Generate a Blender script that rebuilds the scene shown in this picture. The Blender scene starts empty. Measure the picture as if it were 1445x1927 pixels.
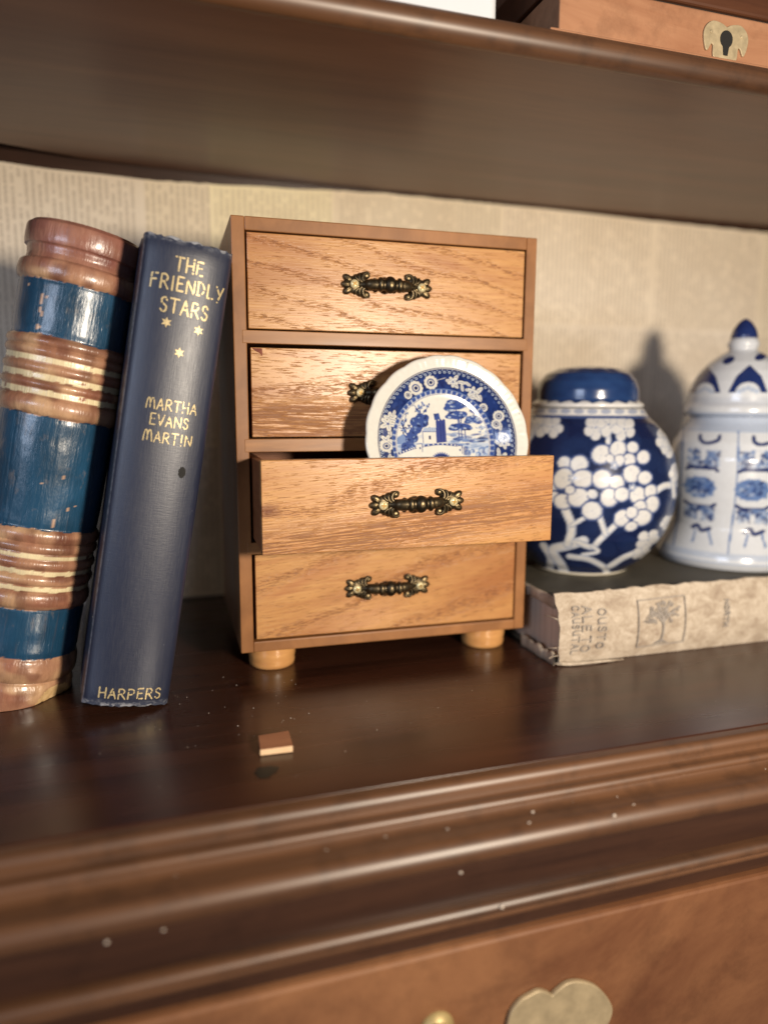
import bpy, bmesh, math, random
import numpy as np
from math import sin, cos, pi, radians, hypot, atan2, sqrt
from mathutils import Vector, Matrix

# ------------------------------------------------------------------ camera, light, exposure
scn = bpy.context.scene
COL = scn.collection
random.seed(7)
np.random.seed(7)

cam_d = bpy.data.cameras.new('camera')
cam = bpy.data.objects.new('camera', cam_d)
COL.objects.link(cam)
_r = Vector((0.95347611, -0.30141685, 0.00558454))
_u = Vector((0.04016538, 0.14537140, 0.98856153))
_f = Vector((0.29878093, 0.94234550, -0.15071467))
cam.matrix_world = Matrix(((_r.x, _u.x, -_f.x, 0.0), (_r.y, _u.y, -_f.y, 0.0), (_r.z, _u.z, -_f.z, 0.1325), (0, 0, 0, 1)))
cam_d.sensor_fit = 'HORIZONTAL'
cam_d.sensor_width = 36.0
cam_d.lens = 36.0 * 1356.65 / 1445.0
cam_d.clip_start = 0.005
cam_d.clip_end = 50.0
cam_d.dof.use_dof = True
cam_d.dof.focus_distance = 0.319
cam_d.dof.aperture_fstop = 4.4
scn.camera = cam

world = bpy.data.worlds.new('World')
scn.world = world
world.use_nodes = True
bg = world.node_tree.nodes['Background']
bg.inputs['Color'].default_value = (0.92, 0.92, 1.0, 1)
bg.inputs['Strength'].default_value = 0.07

def lamp(name, kind, loc, energy, color, size, target=None):
    d = bpy.data.lights.new(name, kind)
    d.energy = energy
    d.color = color
    if kind == 'AREA':
        d.shape = 'RECTANGLE'
        d.size, d.size_y = size
    else:
        d.shadow_soft_size = size
    o = bpy.data.objects.new(name, d)
    COL.objects.link(o)
    o.location = loc
    if target is not None:
        o.rotation_euler = (Vector(target) - Vector(loc)).to_track_quat('-Z', 'Y').to_euler()
    return o

lamp('warm_lamp', 'POINT', (0.215, -0.13, 0.155), 14.0, (1.0, 0.865, 0.69), 0.026)
lamp('window_light', 'AREA', (-1.2, -0.9, 0.47), 9.0, (0.70, 0.80, 1.0), (0.6, 0.38), (0.1, 0.35, 0.1))

scn.view_settings.view_transform = 'Standard'
scn.view_settings.look = 'None'
scn.view_settings.exposure = 0.0
scn.view_settings.gamma = 1.0
scn.view_settings.use_curve_mapping = False
scn.cycles.use_denoising = True
scn.cycles.max_bounces = 8

# ------------------------------------------------------------------ mesh helpers
class MB:
    """collects faces; build() links them as ONE mesh object"""
    def __init__(s):
        s.v = []; s.f = []; s.m = []
    def add(s, verts, faces, mi=0):
        n = len(s.v)
        s.v.extend([tuple(p) for p in verts])
        for f in faces:
            s.f.append(tuple(i + n for i in f)); s.m.append(mi)
    def box(s, x0, x1, y0, y1, z0, z1, mi=0):
        s.add([(x0, y0, z0), (x1, y0, z0), (x1, y1, z0), (x0, y1, z0), (x0, y0, z1), (x1, y0, z1), (x1, y1, z1), (x0, y1, z1)],
              [(0, 3, 2, 1), (4, 5, 6, 7), (0, 1, 5, 4), (1, 2, 6, 5), (2, 3, 7, 6), (3, 0, 4, 7)], mi)
    def grid(s, rows, closed_u=False, mi=0):
        """rows: list of equal-length point lists"""
        n = len(rows[0]); base = [p for r in rows for p in r]; fs = []
        for i in range(len(rows) - 1):
            for j in range(n if closed_u else n - 1):
                k = (j + 1) % n
                fs.append((i * n + j, i * n + k, (i + 1) * n + k, (i + 1) * n + j))
        s.add(base, fs, mi)
    def ellipsoid(s, c, r, rot=0.0, n=14, m=9, mi=0):
        """rot about local z (the outward axis)"""
        rows = []
        ca, sa = cos(rot), sin(rot)
        for i in range(m + 1):
            t = -pi / 2 + pi * i / m
            ring = []
            for j in range(n):
                a = 2 * pi * j / n
                x, y, z = r[0] * cos(t) * cos(a), r[1] * cos(t) * sin(a), r[2] * sin(t)
                ring.append((c[0] + x * ca - y * sa, c[1] + x * sa + y * ca, c[2] + z))
            rows.append(ring)
        s.grid(rows, True, mi)
    def tube(s, pts, rad, n=8, mi=0, cap=True):
        pts = [Vector(p) for p in pts]
        if not hasattr(rad, '__len__'): rad = [rad] * len(pts)
        rows = []
        prev = None
        for i, p in enumerate(pts):
            t = (pts[min(i + 1, len(pts) - 1)] - pts[max(i - 1, 0)]).normalized()
            if prev is None:
                up = Vector((0, 0, 1)) if abs(t.z) < .9 else Vector((1, 0, 0))
                a = t.cross(up).normalized()
            else:
                a = (prev - t * prev.dot(t)).normalized()
            prev = a
            b = t.cross(a)
            rows.append([tuple(p + (a * cos(2 * pi * k / n) + b * sin(2 * pi * k / n)) * rad[i]) for k in range(n)])
        if cap:
            rows.insert(0, [tuple(pts[0])] * n); rows.append([tuple(pts[-1])] * n)
        s.grid(rows, True, mi)
    def lathe(s, prof, n=64, mi=0, cap0=True, cap1=True):
        rows = [[(r * cos(2 * pi * j / n), r * sin(2 * pi * j / n), z) for j in range(n)] for r, z in prof]
        s.grid(rows, True, mi)
        base = len(s.v) - len(prof) * n
        if cap0: s.f.append(tuple(base + j for j in range(n))[::-1]); s.m.append(mi)
        if cap1: s.f.append(tuple(base + (len(prof) - 1) * n + j for j in range(n))); s.m.append(mi)
    def build(s, name, mats, parent=None, smooth=None, bevel=None, colors=None, weld=False, seg=2, recalc=True):
        me = bpy.data.meshes.new(name)
        me.from_pydata(s.v, [], s.f)
        if not isinstance(mats, (list, tuple)): mats = [mats]
        for m in mats: me.materials.append(m)
        if len(mats) > 1: me.polygons.foreach_set('material_index', s.m)
        if colors is not None:
            at = me.color_attributes.new('paint', 'FLOAT_COLOR', 'POINT')
            c = np.ones((len(s.v), 4), dtype=np.float32); c[:, :3] = colors
            at.data.foreach_set('color', c.ravel())
        if weld or recalc:
            b = bmesh.new(); b.from_mesh(me)
            if weld: bmesh.ops.remove_doubles(b, verts=b.verts, dist=1e-6)
            if recalc: bmesh.ops.recalc_face_normals(b, faces=b.faces)
            b.to_mesh(me); b.free()
        if smooth is not None:
            me.polygons.foreach_set('use_smooth', [True] * len(me.polygons))
            if smooth < 179: me.set_sharp_from_angle(angle=radians(smooth))
        me.update()
        o = bpy.data.objects.new(name, me)
        COL.objects.link(o)
        if parent: o.parent = parent
        if bevel:
            md = o.modifiers.new('bevel', 'BEVEL'); md.width = bevel; md.segments = seg; md.limit_method = 'ANGLE'; md.angle_limit = radians(40)
            md.harden_normals = False
        return o

def empty(name, label, cat, loc=(0, 0, 0), rot=(0, 0, 0), group=None):
    o = bpy.data.objects.new(name, None)
    COL.objects.link(o)
    o.empty_display_size = 0.02
    o.location = loc; o.rotation_euler = rot
    o['label'] = label; o['category'] = cat
    if group: o['group'] = group
    return o

def tag(o, label, cat):
    o['label'] = label; o['category'] = cat
    return o

def smoothcurve(pts, n=6):
    """Catmull-Rom through 2-D or 3-D points"""
    P = [np.array(p, float) for p in pts]
    if len(P) < 3: return [tuple(p) for p in P]
    Q = [2 * P[0] - P[1]] + P + [2 * P[-1] - P[-2]]
    out = []
    for i in range(1, len(Q) - 2):
        a, b, c, d = Q[i - 1], Q[i], Q[i + 1], Q[i + 2]
        for k in range(n):
            t = k / n
            out.append(tuple(.5 * (2 * b + (c - a) * t + (2 * a - 5 * b + 4 * c - d) * t * t + (3 * b - a - 3 * c + d) * t ** 3)))
    out.append(tuple(P[-1]))
    return out

# ------------------------------------------------------------------ painted decoration (colour stored per vertex of the glazed surface)
class Canvas:
    def __init__(s, x0, y0, w, h, col, res=1.0):
        s.x0, s.y0, s.res = x0, y0, res
        s.w, s.h = int(w * res), int(h * res)
        s.a = np.zeros((s.h, s.w, 3), np.float32); s.a[:] = col
    def _box(s, xa, xb, ya, yb):
        i0 = max(0, int((ya - s.y0) * s.res) - 2); i1 = min(s.h, int((yb - s.y0) * s.res) + 3)
        j0 = max(0, int((xa - s.x0) * s.res) - 2); j1 = min(s.w, int((xb - s.x0) * s.res) + 3)
        if i1 <= i0 or j1 <= j0: return None
        yy, xx = np.mgrid[i0:i1, j0:j1]
        return (slice(i0, i1), slice(j0, j1)), xx / s.res + s.x0, yy / s.res + s.y0
    def _mix(s, sl, cov, col, alpha=1.0):
        cov = np.clip(cov, 0, 1)[..., None] * alpha
        s.a[sl] = s.a[sl] * (1 - cov) + np.array(col, np.float32) * cov
    def ell(s, x, y, rx, ry, col, rot=0.0, alpha=1.0):
        R = max(rx, ry); b = s._box(x - R, x + R, y - R, y + R)
        if b is None: return
        sl, X, Y = b; ca, sa = cos(rot), sin(rot)
        dx, dy = X - x, Y - y
        u, v = dx * ca + dy * sa, -dx * sa + dy * ca
        d = np.sqrt((u / rx) ** 2 + (v / ry) ** 2)
        s._mix(sl, (1 - d) * min(rx, ry) * s.res + .5, col, alpha)
    def disc(s, x, y, r, col, alpha=1.0): s.ell(x, y, r, r, col, 0, alpha)
    def line(s, pts, w, col, alpha=1.0):
        for (xa, ya), (xb, yb) in zip(pts[:-1], pts[1:]):
            b = s._box(min(xa, xb) - w, max(xa, xb) + w, min(ya, yb) - w, max(ya, yb) + w)
            if b is None: continue
            sl, X, Y = b
            dx, dy = xb - xa, yb - ya; L = dx * dx + dy * dy + 1e-9
            t = np.clip(((X - xa) * dx + (Y - ya) * dy) / L, 0, 1)
            d = np.sqrt((X - xa - t * dx) ** 2 + (Y - ya - t * dy) ** 2)
            s._mix(sl, (w / 2 - d) * s.res + .5, col, alpha)
    def curve(s, pts, w, col, alpha=1.0): s.line(smoothcurve(pts), w, col, alpha)
    def poly(s, pts, col, alpha=1.0):
        xs = [p[0] for p in pts]; ys = [p[1] for p in pts]
        b = s._box(min(xs), max(xs), min(ys), max(ys))
        if b is None: return
        sl, X, Y = b; ins = np.zeros(X.shape, bool)
        for (xa, ya), (xb, yb) in zip(pts, pts[1:] + pts[:1]):
            c = ((ya > Y) != (yb > Y)) & (X < (xb - xa) * (Y - ya) / ((yb - ya) if yb != ya else 1e-9) + xa)
            ins ^= c
        s._mix(sl, ins.astype(np.float32), col, alpha)
    def blotch(s, x0, x1, y0, y1, n, r, col, alpha, rnd, test=None):
        for _ in range(n):
            x, y = rnd.uniform(x0, x1), rnd.uniform(y0, y1)
            if test and not test(x, y): continue
            s.ell(x, y, rnd.uniform(.5, 1) * r, rnd.uniform(.35, .8) * r, col, rnd.uniform(0, pi), alpha)
    def sample(s, X, Y):
        fx = np.clip((np.asarray(X) - s.x0) * s.res, 0, s.w - 1.001); fy = np.clip((np.asarray(Y) - s.y0) * s.res, 0, s.h - 1.001)
        j, i = fx.astype(int), fy.astype(int); u, v = (fx - j)[:, None], (fy - i)[:, None]
        a = s.a
        return (a[i, j] * (1 - u) + a[i, j + 1] * u) * (1 - v) + (a[i + 1, j] * (1 - u) + a[i + 1, j + 1] * u) * v

def vnoise(X, Y, seed=0):
    """cheap smooth value noise, arrays in, 0..1 out"""
    rs = np.random.RandomState(seed); T = rs.rand(64, 64)
    xi, yi = np.floor(X).astype(int), np.floor(Y).astype(int)
    u, v = X - xi, Y - yi; u = u * u * (3 - 2 * u); v = v * v * (3 - 2 * v)
    g = lambda a, b: T[a % 64, b % 64]
    return (g(xi, yi) * (1 - u) + g(xi + 1, yi) * u) * (1 - v) + (g(xi, yi + 1) * (1 - u) + g(xi + 1, yi + 1) * u) * v

# ------------------------------------------------------------------ hand lettering
FONT = {
 'T': [[(0, 1), (1, 1)], [(.5, 1), (.48, 0)]],
 'H': [[(.05, 0), (.05, 1)], [(.95, 0), (.95, 1)], [(.05, .46), (.95, .52)]],
 'E': [[(.9, 1), (.08, 1), (.05, 0), (.95, .02)], [(.05, .52), (.75, .54)]],
 'F': [[(.95, 1), (.08, .97), (.05, 0)], [(.05, .55), (.75, .58)]],
 'R': [[(.05, 0), (.08, 1)], 'c', [(.08, 1), (.6, 1.0), (.88, .76), (.6, .52), (.08, .46)], [(.42, .5), (1, 0)]],
 'I': [[(.5, 0), (.5, 1)]],
 'N': [[(.05, 0), (.05, 1), (.95, .02), (.95, 1)]],
 'D': [[(.08, 0), (.08, 1)], 'c', [(.0, .98), (.55, .95), (.95, .5), (.55, .06), (.0, .0)]],
 'L': [[(.1, 1), (.08, 0), (.95, .04)]],
 'Y': [[(0, 1), (.5, .48)], [(1, 1), (.3, -.12)]],
 'S': ['c', [(.88, .82), (.6, 1.0), (.18, .9), (.16, .66), (.5, .52), (.86, .36), (.8, .1), (.45, -.02), (.08, .14)]],
 'A': [[(0, 0), (.5, 1), (1, 0)], [(.2, .36), (.82, .36)]],
 'M': ['c', [(0, 0), (.06, .6), (.2, .98), (.36, .9), (.45, .5), (.46, .1)], 'c', [(.46, .55), (.56, .9), (.74, 1.0), (.88, .7), (1, .0)]],
 'V': [[(0, 1), (.5, 0), (1, 1)]],
 'U': ['c', [(.05, 1), (.08, .3), (.45, -.02), (.85, .3), (.93, 1)], [(.93, 1), (.95, 0)]],
 'P': [[(.05, 0), (.08, 1)], 'c', [(.08, 1), (.65, .98), (.9, .74), (.6, .48), (.08, .44)]],
 'O': ['c', [(.5, 1), (.05, .7), (.08, .25), (.5, 0), (.93, .28), (.92, .72), (.5, 1)]],
 'K': [[(.05, 0), (.05, 1)], [(.9, 1), (.1, .45), (.95, 0)]],
 'C': ['c', [(.92, .82), (.5, 1.0), (.08, .6), (.2, .1), (.6, 0), (.95, .18)]],
}
WID = {'I': .35, 'M': 1.15, 'N': .95, 'E': .75, 'F': .75, 'S': .75, 'L': .75, 'T': .9}

def letter_strokes(text, x0, x1, z0, h):
    """polylines in (x, z) filling the width x0..x1"""
    ws = [WID.get(c, .85) for c in text]; gap = .32
    k = (x1 - x0) / (sum(ws) + gap * (len(ws) - 1))
    out = []; x = x0
    rnd = random.Random(sum(ord(c) for c in text))
    for c, w in zip(text, ws):
        cur = False
        dz = rnd.uniform(-.04, .04) * h; hh = h * rnd.uniform(.95, 1.05)
        for st in FONT[c]:
            if st == 'c': cur = True; continue
            pts = smoothcurve(st, 5) if cur else st
            cur = False
            out.append([(x + p[0] * w * k, z0 + dz + p[1] * hh) for p in pts])
        x += (w + gap) * k
    return out

def ribbon(mb, pts, w, fn, mi, step=.0006, jitter=.16, drop=0.0):
    """flat stroke laid on a surface; fn maps (x, z) to 3-D. cross-wise quads plus round ends"""
    den = [pts[0]]
    for a, b in zip(pts[:-1], pts[1:]):
        n = max(1, int(hypot(b[0] - a[0], b[1] - a[1]) / step))
        den += [(a[0] + (b[0] - a[0]) * i / n, a[1] + (b[1] - a[1]) * i / n) for i in range(1, n + 1)]
    L = []; Rr = []
    for i, p in enumerate(den):
        a = den[max(i - 1, 0)]; b = den[min(i + 1, len(den) - 1)]
        tx, tz = b[0] - a[0], b[1] - a[1]; l = hypot(tx, tz) or 1; tx /= l; tz /= l
        ww = w / 2 * (1 + random.uniform(-jitter, jitter))
        L.append(fn(p[0] - tz * ww, p[1] + tx * ww)); Rr.append(fn(p[0] + tz * ww, p[1] - tx * ww))
    n_ = len(L); b_ = len(mb.v)
    mb.v.extend(L + Rr)
    for i in range(n_ - 1):
        if drop and random.random() < drop: continue
        mb.f.append((b_ + i, b_ + i + 1, b_ + n_ + i + 1, b_ + n_ + i)); mb.m.append(mi)
    for p in (den[0], den[-1]):
        c = [fn(p[0] + cos(2 * pi * k / 8) * w * .52, p[1] + sin(2 * pi * k / 8) * w * .52) for k in range(8)]
        mb.add([(q[0], q[1] + .00001, q[2]) for q in c], [tuple(range(8))], mi)

# ------------------------------------------------------------------ materials
class NT:
    def __init__(s, name):
        s.m = bpy.data.materials.new(name); s.m.use_nodes = True
        s.t = s.m.node_tree; s.b = s.t.nodes['Principled BSDF']
    def n(s, typ, **kw):
        nd = s.t.nodes.new(typ)
        for k, v in kw.items():
            if k[0] == '_': setattr(nd, k[1:], v)
        return nd
    def l(s, a, b): s.t.links.new(a, b)
    def set(s, k, v):
        if hasattr(v, 'links') or isinstance(v, bpy.types.NodeSocket): s.l(v, s.b.inputs[k])
        else: s.b.inputs[k].default_value = v
    def coord(s, kind='Object', scale=(1, 1, 1), rot=(0, 0, 0), loc=(0, 0, 0)):
        tc = s.n('ShaderNodeTexCoord'); mp = s.n('ShaderNodeMapping')
        mp.inputs['Scale'].default_value = scale; mp.inputs['Rotation'].default_value = rot; mp.inputs['Location'].default_value = loc
        if any(rot):
            mp.inputs['Rotation'].default_value = (0, 0, 0)
            m0 = s.n('ShaderNodeMapping'); m0.inputs['Rotation'].default_value = rot
            s.l(tc.outputs[kind], m0.inputs['Vector']); s.l(m0.outputs['Vector'], mp.inputs['Vector'])
        else:
            s.l(tc.outputs[kind], mp.inputs['Vector'])
        return mp.outputs['Vector']
    def noise(s, vec, scale=1.0, detail=3.0, rough=.5, dist=0.0):
        nd = s.n('ShaderNodeTexNoise'); nd.inputs['Scale'].default_value = scale; nd.inputs['Detail'].default_value = detail
        nd.inputs['Roughness'].default_value = rough; nd.inputs['Distortion'].default_value = dist
        s.l(vec, nd.inputs['Vector']); return nd.outputs['Fac']
    def ramp(s, fac, stops, interp='LINEAR'):
        nd = s.n('ShaderNodeValToRGB'); cr = nd.color_ramp; cr.interpolation = interp
        while len(cr.elements) < len(stops): cr.elements.new(.5)
        for e, (p, c) in zip(cr.elements, stops):
            e.position = p; e.color = (c, c, c, 1) if not hasattr(c, '__len__') else (c[0], c[1], c[2], 1)
        s.l(fac, nd.inputs['Fac']); return nd.outputs['Color']
    def mix(s, fac, a, b, mode='MIX'):
        nd = s.n('ShaderNodeMix', _data_type='RGBA', _blend_type=mode)
        for sock, v in ((nd.inputs[0], fac), (nd.inputs[6], a), (nd.inputs[7], b)):
            if isinstance(v, bpy.types.NodeSocket): s.l(v, sock)
            elif hasattr(v, '__len__'): sock.default_value = (v[0], v[1], v[2], 1)
            else: sock.default_value = v if sock == nd.inputs[0] else (v, v, v, 1)
        return nd.outputs[2]
    def math(s, op, a, b=0.0, clamp=False):
        nd = s.n('ShaderNodeMath', _operation=op, _use_clamp=clamp)
        for i, v in enumerate((a, b)):
            if isinstance(v, bpy.types.NodeSocket): s.l(v, nd.inputs[i])
            else: nd.inputs[i].default_value = v
        return nd.outputs[0]
    def bump(s, h, strength=.3, dist=.0005):
        nd = s.n('ShaderNodeBump'); nd.inputs['Strength'].default_value = strength; nd.inputs['Distance'].default_value = dist
        s.l(h, nd.inputs['Height']); s.l(nd.outputs['Normal'], s.b.inputs['Normal']); return nd

def wood(name, dark, light, rough=.4, grain=(14, 160, 160), spec=.5, coat=0.0, coat_rough=.1, bump=.15, rot=(0, 0, 0), rvar=.1, dirt=0.0, bdist=.0003):
    k = NT(name)
    v = k.coord(scale=grain, rot=rot)
    g = k.noise(v, 1.0, 6, .65, .6)
    g2 = k.noise(k.coord(scale=(grain[0] * .35, grain[1] * .3, grain[2] * .3), rot=rot), 1.0, 3, .5, 1.0)
    f = k.math('ADD', k.math('MULTIPLY', g, .6), k.math('MULTIPLY', g2, .4))
    c = k.ramp(f, [(.34, dark), (.5, tuple(.5 * (a + b) for a, b in zip(dark, light))), (.66, light)])
    if dirt:
        d = k.noise(k.coord(scale=(60, 60, 60)), 1.0, 5, .7)
        c = k.mix(k.math('MULTIPLY', k.ramp(d, [(.5, 0), (.7, 1)]), dirt), c, tuple(x * .35 for x in dark))
    k.set('Base Color', c)
    rr = k.math('ADD', k.math('MULTIPLY', g2, rvar * 2), rough - rvar)
    k.set('Roughness', rr); k.set('Specular IOR Level', spec)
    if coat: k.set('Coat Weight', coat); k.set('Coat Roughness', coat_rough)
    if bump: k.bump(g, bump, bdist)
    return k.m

def oak(name, seed, slope, band, pores, grain=0.0, streak=None, knot=None):
    """flat-sawn oak veneer: tone drift, slanted growth bands, open dark pores (short dashes along the grain)"""
    k = NT(name)
    off = (seed * 1.37, seed * .71, seed * 2.13)
    rot = (0, radians(slope), 0); gr = (0, radians(grain), 0)
    tone = k.noise(k.coord(scale=(9, 20, 34), rot=rot, loc=off), 1.0, 4, .55, .4)
    fine = k.noise(k.coord(scale=(75, 70, 1300), rot=gr, loc=off), 1.0, 3, .6)
    mid = k.noise(k.coord(scale=(22, 70, 420), rot=gr, loc=off), 1.0, 4, .65)
    c = k.ramp(tone, [(.30, (.33, .134, .044)), (.45, (.485, .246, .085)), (.58, (.525, .276, .101)), (.74, (.40, .165, .067))])
    c = k.mix(k.math('MULTIPLY', k.ramp(fine, [(.32, 1), (.62, 0)]), .34), c, (.30, .115, .036))
    c = k.mix(k.math('MULTIPLY', k.ramp(mid, [(.34, 1), (.56, 0)]), .42), c, (.33, .125, .045))
    bv = k.coord(scale=(6, 30, band), rot=rot, loc=off)
    warp = k.noise(k.coord(scale=(15, 20, 15), rot=rot, loc=off), 1.0, 2, .5)
    sep = k.n('ShaderNodeSeparateXYZ'); k.l(bv, sep.inputs[0])
    fr = k.math('FRACT', k.math('ADD', sep.outputs['Z'], k.math('MULTIPLY', warp, 1.5)))
    bandm = k.ramp(fr, [(0.0, 0), (.50, .03), (.64, .8), (.74, 1), (.82, .1), (1.0, 0)])
    p1 = k.noise(k.coord(scale=(250, 300, 2300), rot=gr, loc=off), 1.0, 1, .5)
    p2 = k.noise(k.coord(scale=(135, 300, 2500), rot=gr, loc=off), 1.0, 2, .5)
    pm = k.math('MAXIMUM', k.math('MULTIPLY', k.ramp(p1, [(.52, 0), (.60, .85)]), bandm),
                k.math('MULTIPLY', k.ramp(p2, [(.635 - pores * .04, 0), (.70 - pores * .03, 1)]), .5 + .3 * pores))
    if streak:          # a run of dense dark grain along one edge of the board: (z centre, half height, slope deg)
        z0, hh, sl = streak
        st = k.coord(scale=(1, 1, 1), rot=(0, radians(sl), 0)); sp = k.n('ShaderNodeSeparateXYZ'); k.l(st, sp.inputs[0])
        d = k.math('ABSOLUTE', k.math('SUBTRACT', k.math('ADD', sp.outputs['Z'], k.math('MULTIPLY', k.math('SUBTRACT', tone, .5), .02)), z0))
        zone = k.ramp(k.math('DIVIDE', d, hh), [(.3, 1), (1, 0)])
        p3 = k.noise(k.coord(scale=(60, 300, 1700), rot=gr, loc=(1.3, .2, .9)), 1.0, 3, .6)
        pm = k.math('MAXIMUM', pm, k.math('MULTIPLY', k.math('MULTIPLY', k.ramp(p3, [(.44, 0), (.58, 1)]), zone), .85))
        c = k.mix(k.math('MULTIPLY', zone, .25), c, (.40, .16, .07))
    c = k.mix(k.math('MULTIPLY', bandm, .16), c, (.38, .14, .05))
    c = k.mix(k.math('MULTIPLY', pm, .80), c, (.125, .039, .015))
    if knot:
        tc = k.n('ShaderNodeTexCoord'); vm = k.n('ShaderNodeVectorMath', _operation='DISTANCE')
        mp = k.n('ShaderNodeMapping'); mp.inputs['Scale'].default_value = (1, 0, 1.8)
        k.l(tc.outputs['Object'], mp.inputs['Vector']); k.l(mp.outputs['Vector'], vm.inputs[0]); vm.inputs[1].default_value = (knot[0], 0, knot[1] * 1.8)
        d = k.math('ADD', vm.outputs['Value'], k.math('MULTIPLY', k.math('SUBTRACT', mid, .5), .012))
        c = k.mix(k.ramp(k.math('MULTIPLY', d, 100.0), [(.0, .8), (.35, .6), (.62, 0)]), c, (.15, .045, .018))
    k.set('Base Color', c)
    k.set('Roughness', k.math('ADD', .34, k.math('MULTIPLY', pm, .3)))
    k.set('Specular IOR Level', .45)
    h = k.math('SUBTRACT', k.math('MULTIPLY', fine, .3), pm)
    k.bump(h, .6, .0003)
    return k.m

def glaze(name, rough=.12, tint=1.0, bump=.03, bscale=120):
    k = NT(name)
    a = k.n('ShaderNodeVertexColor', _layer_name='paint')
    nz = k.noise(k.coord(scale=(420, 420, 420)), 1.0, 3, .6)
    c = k.mix(k.ramp(nz, [(.3, .14), (.7, 0)]), a.outputs['Color'], (.50, .50, .50), 'MULTIPLY')
    k.set('Base Color', c); k.set('Roughness', rough); k.set('Specular IOR Level', .5)
    k.set('Coat Weight', .2); k.set('Coat Roughness', .1)
    if bump: k.bump(k.noise(k.coord(scale=(bscale,) * 3), 1.0, 2, .5), bump, .002)
    return k.m

M = {}
M['mahogany'] = wood('mahogany_top', (.020, .0072, .0044), (.056, .0190, .0098), .27, (10, 120, 120), .5, .12, .2, .08, rvar=.06)
M['moulding'] = wood('polished_moulding', (.046, .0192, .0084), (.134, .0585, .0245), .46, (5, 150, 170), .6, .18, .40, .25, dirt=.45, rvar=.1)
M['fascia'] = wood('dark_fascia', (.020, .0080, .0048), (.046, .0190, .0100), .42, (8, 120, 120), .4, .1, .2, .12, dirt=.3)
M['underside'] = wood('shelf_underside', (.075, .030, .0165), (.145, .066, .037), .34, (7, 60, 90), .35, .05, .25, .08, rvar=.06)
M['drawer_face'] = wood('hutch_drawer_face', (.105, .040, .018), (.245, .112, .050), .46, (13, 30, 24), .4, .15, .25, .10, rot=(0, radians(22), 0), dirt=.25)
M['box_wood'] = wood('old_box_wood', (.26, .110, .055), (.46, .245, .138), .42, (9, 70, 60), .45, .3, .18, .12, dirt=.3)
M['box_dark'] = wood('box_lid_wood', (.05, .018, .009), (.12, .045, .02), .4, (10, 80, 80))
M['case'] = wood('chest_case_stain', (.19, .076, .024), (.335, .146, .050), .42, (60, 260, 46), .4, 0, .1, .12, dirt=.12, bdist=.0002)
def nicks(m, col, thr, scale=130, patch=.28):
    t = m.node_tree; b = t.nodes['Principled BSDF']; src = b.inputs['Base Color'].links[0].from_socket
    k = NT.__new__(NT); k.m = m; k.t = t; k.b = b
    f = k.noise(k.coord(scale=(scale, scale, scale)), 1.0, 3, .7)
    g = k.noise(k.coord(scale=(25, 25, 25), loc=(4, 2, 1)), 1.0, 3, .6)
    c = k.mix(k.ramp(f, [(thr, 0), (thr + .03, .6)]), src, col)
    c = k.mix(k.ramp(g, [(.35, patch), (.55, 0)]), c, (.45, .42, .40), 'MULTIPLY')
    k.set('Base Color', c)
nicks(M['case'], (.50, .30, .15), .72)
M['rail'] = wood('chest_rail_stain', (.215, .087, .027), (.345, .157, .055), .42, (36, 260, 320), .4, 0, .1, .12, bdist=.0002)
nicks(M['rail'], (.50, .30, .15), .72)
nicks(M['moulding'], (.26, .16, .10), .745, 190, .10)
M['foot'] = wood('turned_foot_wood', (.44, .20, .065), (.64, .34, .125), .34, (60, 60, 320), .5, .2, .2, .12)
M['box_side'] = wood('drawer_side_wood', (.17, .058, .022), (.30, .115, .048), .5, (60, 40, 200), .3)
M['varnish'] = wood('dried_varnish', (.10, .020, .012), (.24, .065, .035), .15, (300, 300, 300), .6, .6)
M['raw'] = wood('raw_cut_wood', (.50, .30, .12), (.74, .52, .27), .6, (60, 400, 400), .3, 0, .1, .5)
M['chip'] = wood('chip_wood', (.26, .105, .052), (.40, .18, .095), .5, (40, 200, 200), .3)
M['chip_end'] = wood('chip_pale_end', (.55, .36, .20), (.72, .52, .33), .5, (60, 300, 300), .3)

k = NT('antique_bronze')
geo = k.n('ShaderNodeNewGeometry')
w = k.ramp(geo.outputs['Pointiness'], [(.520, 0), (.68, 1)])
nz = k.noise(k.coord(scale=(500, 500, 500)), 1.0, 3, .6)
c = k.mix(k.math('MULTIPLY', w, k.ramp(nz, [(.25, .35), (.6, 1)])), (.038, .029, .019), (.32, .235, .12))
k.set('Base Color', c); k.set('Metallic', .85); k.set('Roughness', k.math('ADD', .30, k.math('MULTIPLY', nz, .22)))
k.bump(nz, .12, .0002)
M['bronze'] = k.m

def simple(name, col, rough, metal=0.0, nscale=300, var=.25, spec=.5, bump=.1, coat=0):
    k = NT(name)
    nz = k.noise(k.coord(scale=(nscale,) * 3), 1.0, 4, .6)
    k.set('Base Color', k.mix(nz, tuple(x * (1 - var) for x in col), tuple(min(1, x * (1 + var)) for x in col)))
    k.set('Metallic', metal); k.set('Roughness', k.math('ADD', rough - .06, k.math('MULTIPLY', nz, .12))); k.set('Specular IOR Level', spec)
    if coat: k.set('Coat Weight', coat)
    if bump: k.bump(nz, bump, .0002)
    return k.m
M['brass'] = simple('brass_screw', (.72, .63, .37), .36, .4)
M['brass_slot'] = simple('brass_slot', (.22, .13, .035), .5, .6)
M['old_brass'] = simple('worn_brass_plate', (.36, .28, .17), .5, .3, 120, .5)
M['yellow_brass'] = simple('yellow_brass_post', (.38, .29, .13), .46, .4, 160)
M['pale_brass'] = simple('pale_worn_brass', (.46, .37, .23), .5, .35, 260, .5)
M['black'] = simple('dark_hole', (.008, .007, .006), .8)
M['porcelain'] = simple('white_porcelain', (.60, .62, .66), .25, 0, 40, .04, .5, .02, .3)
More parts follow.
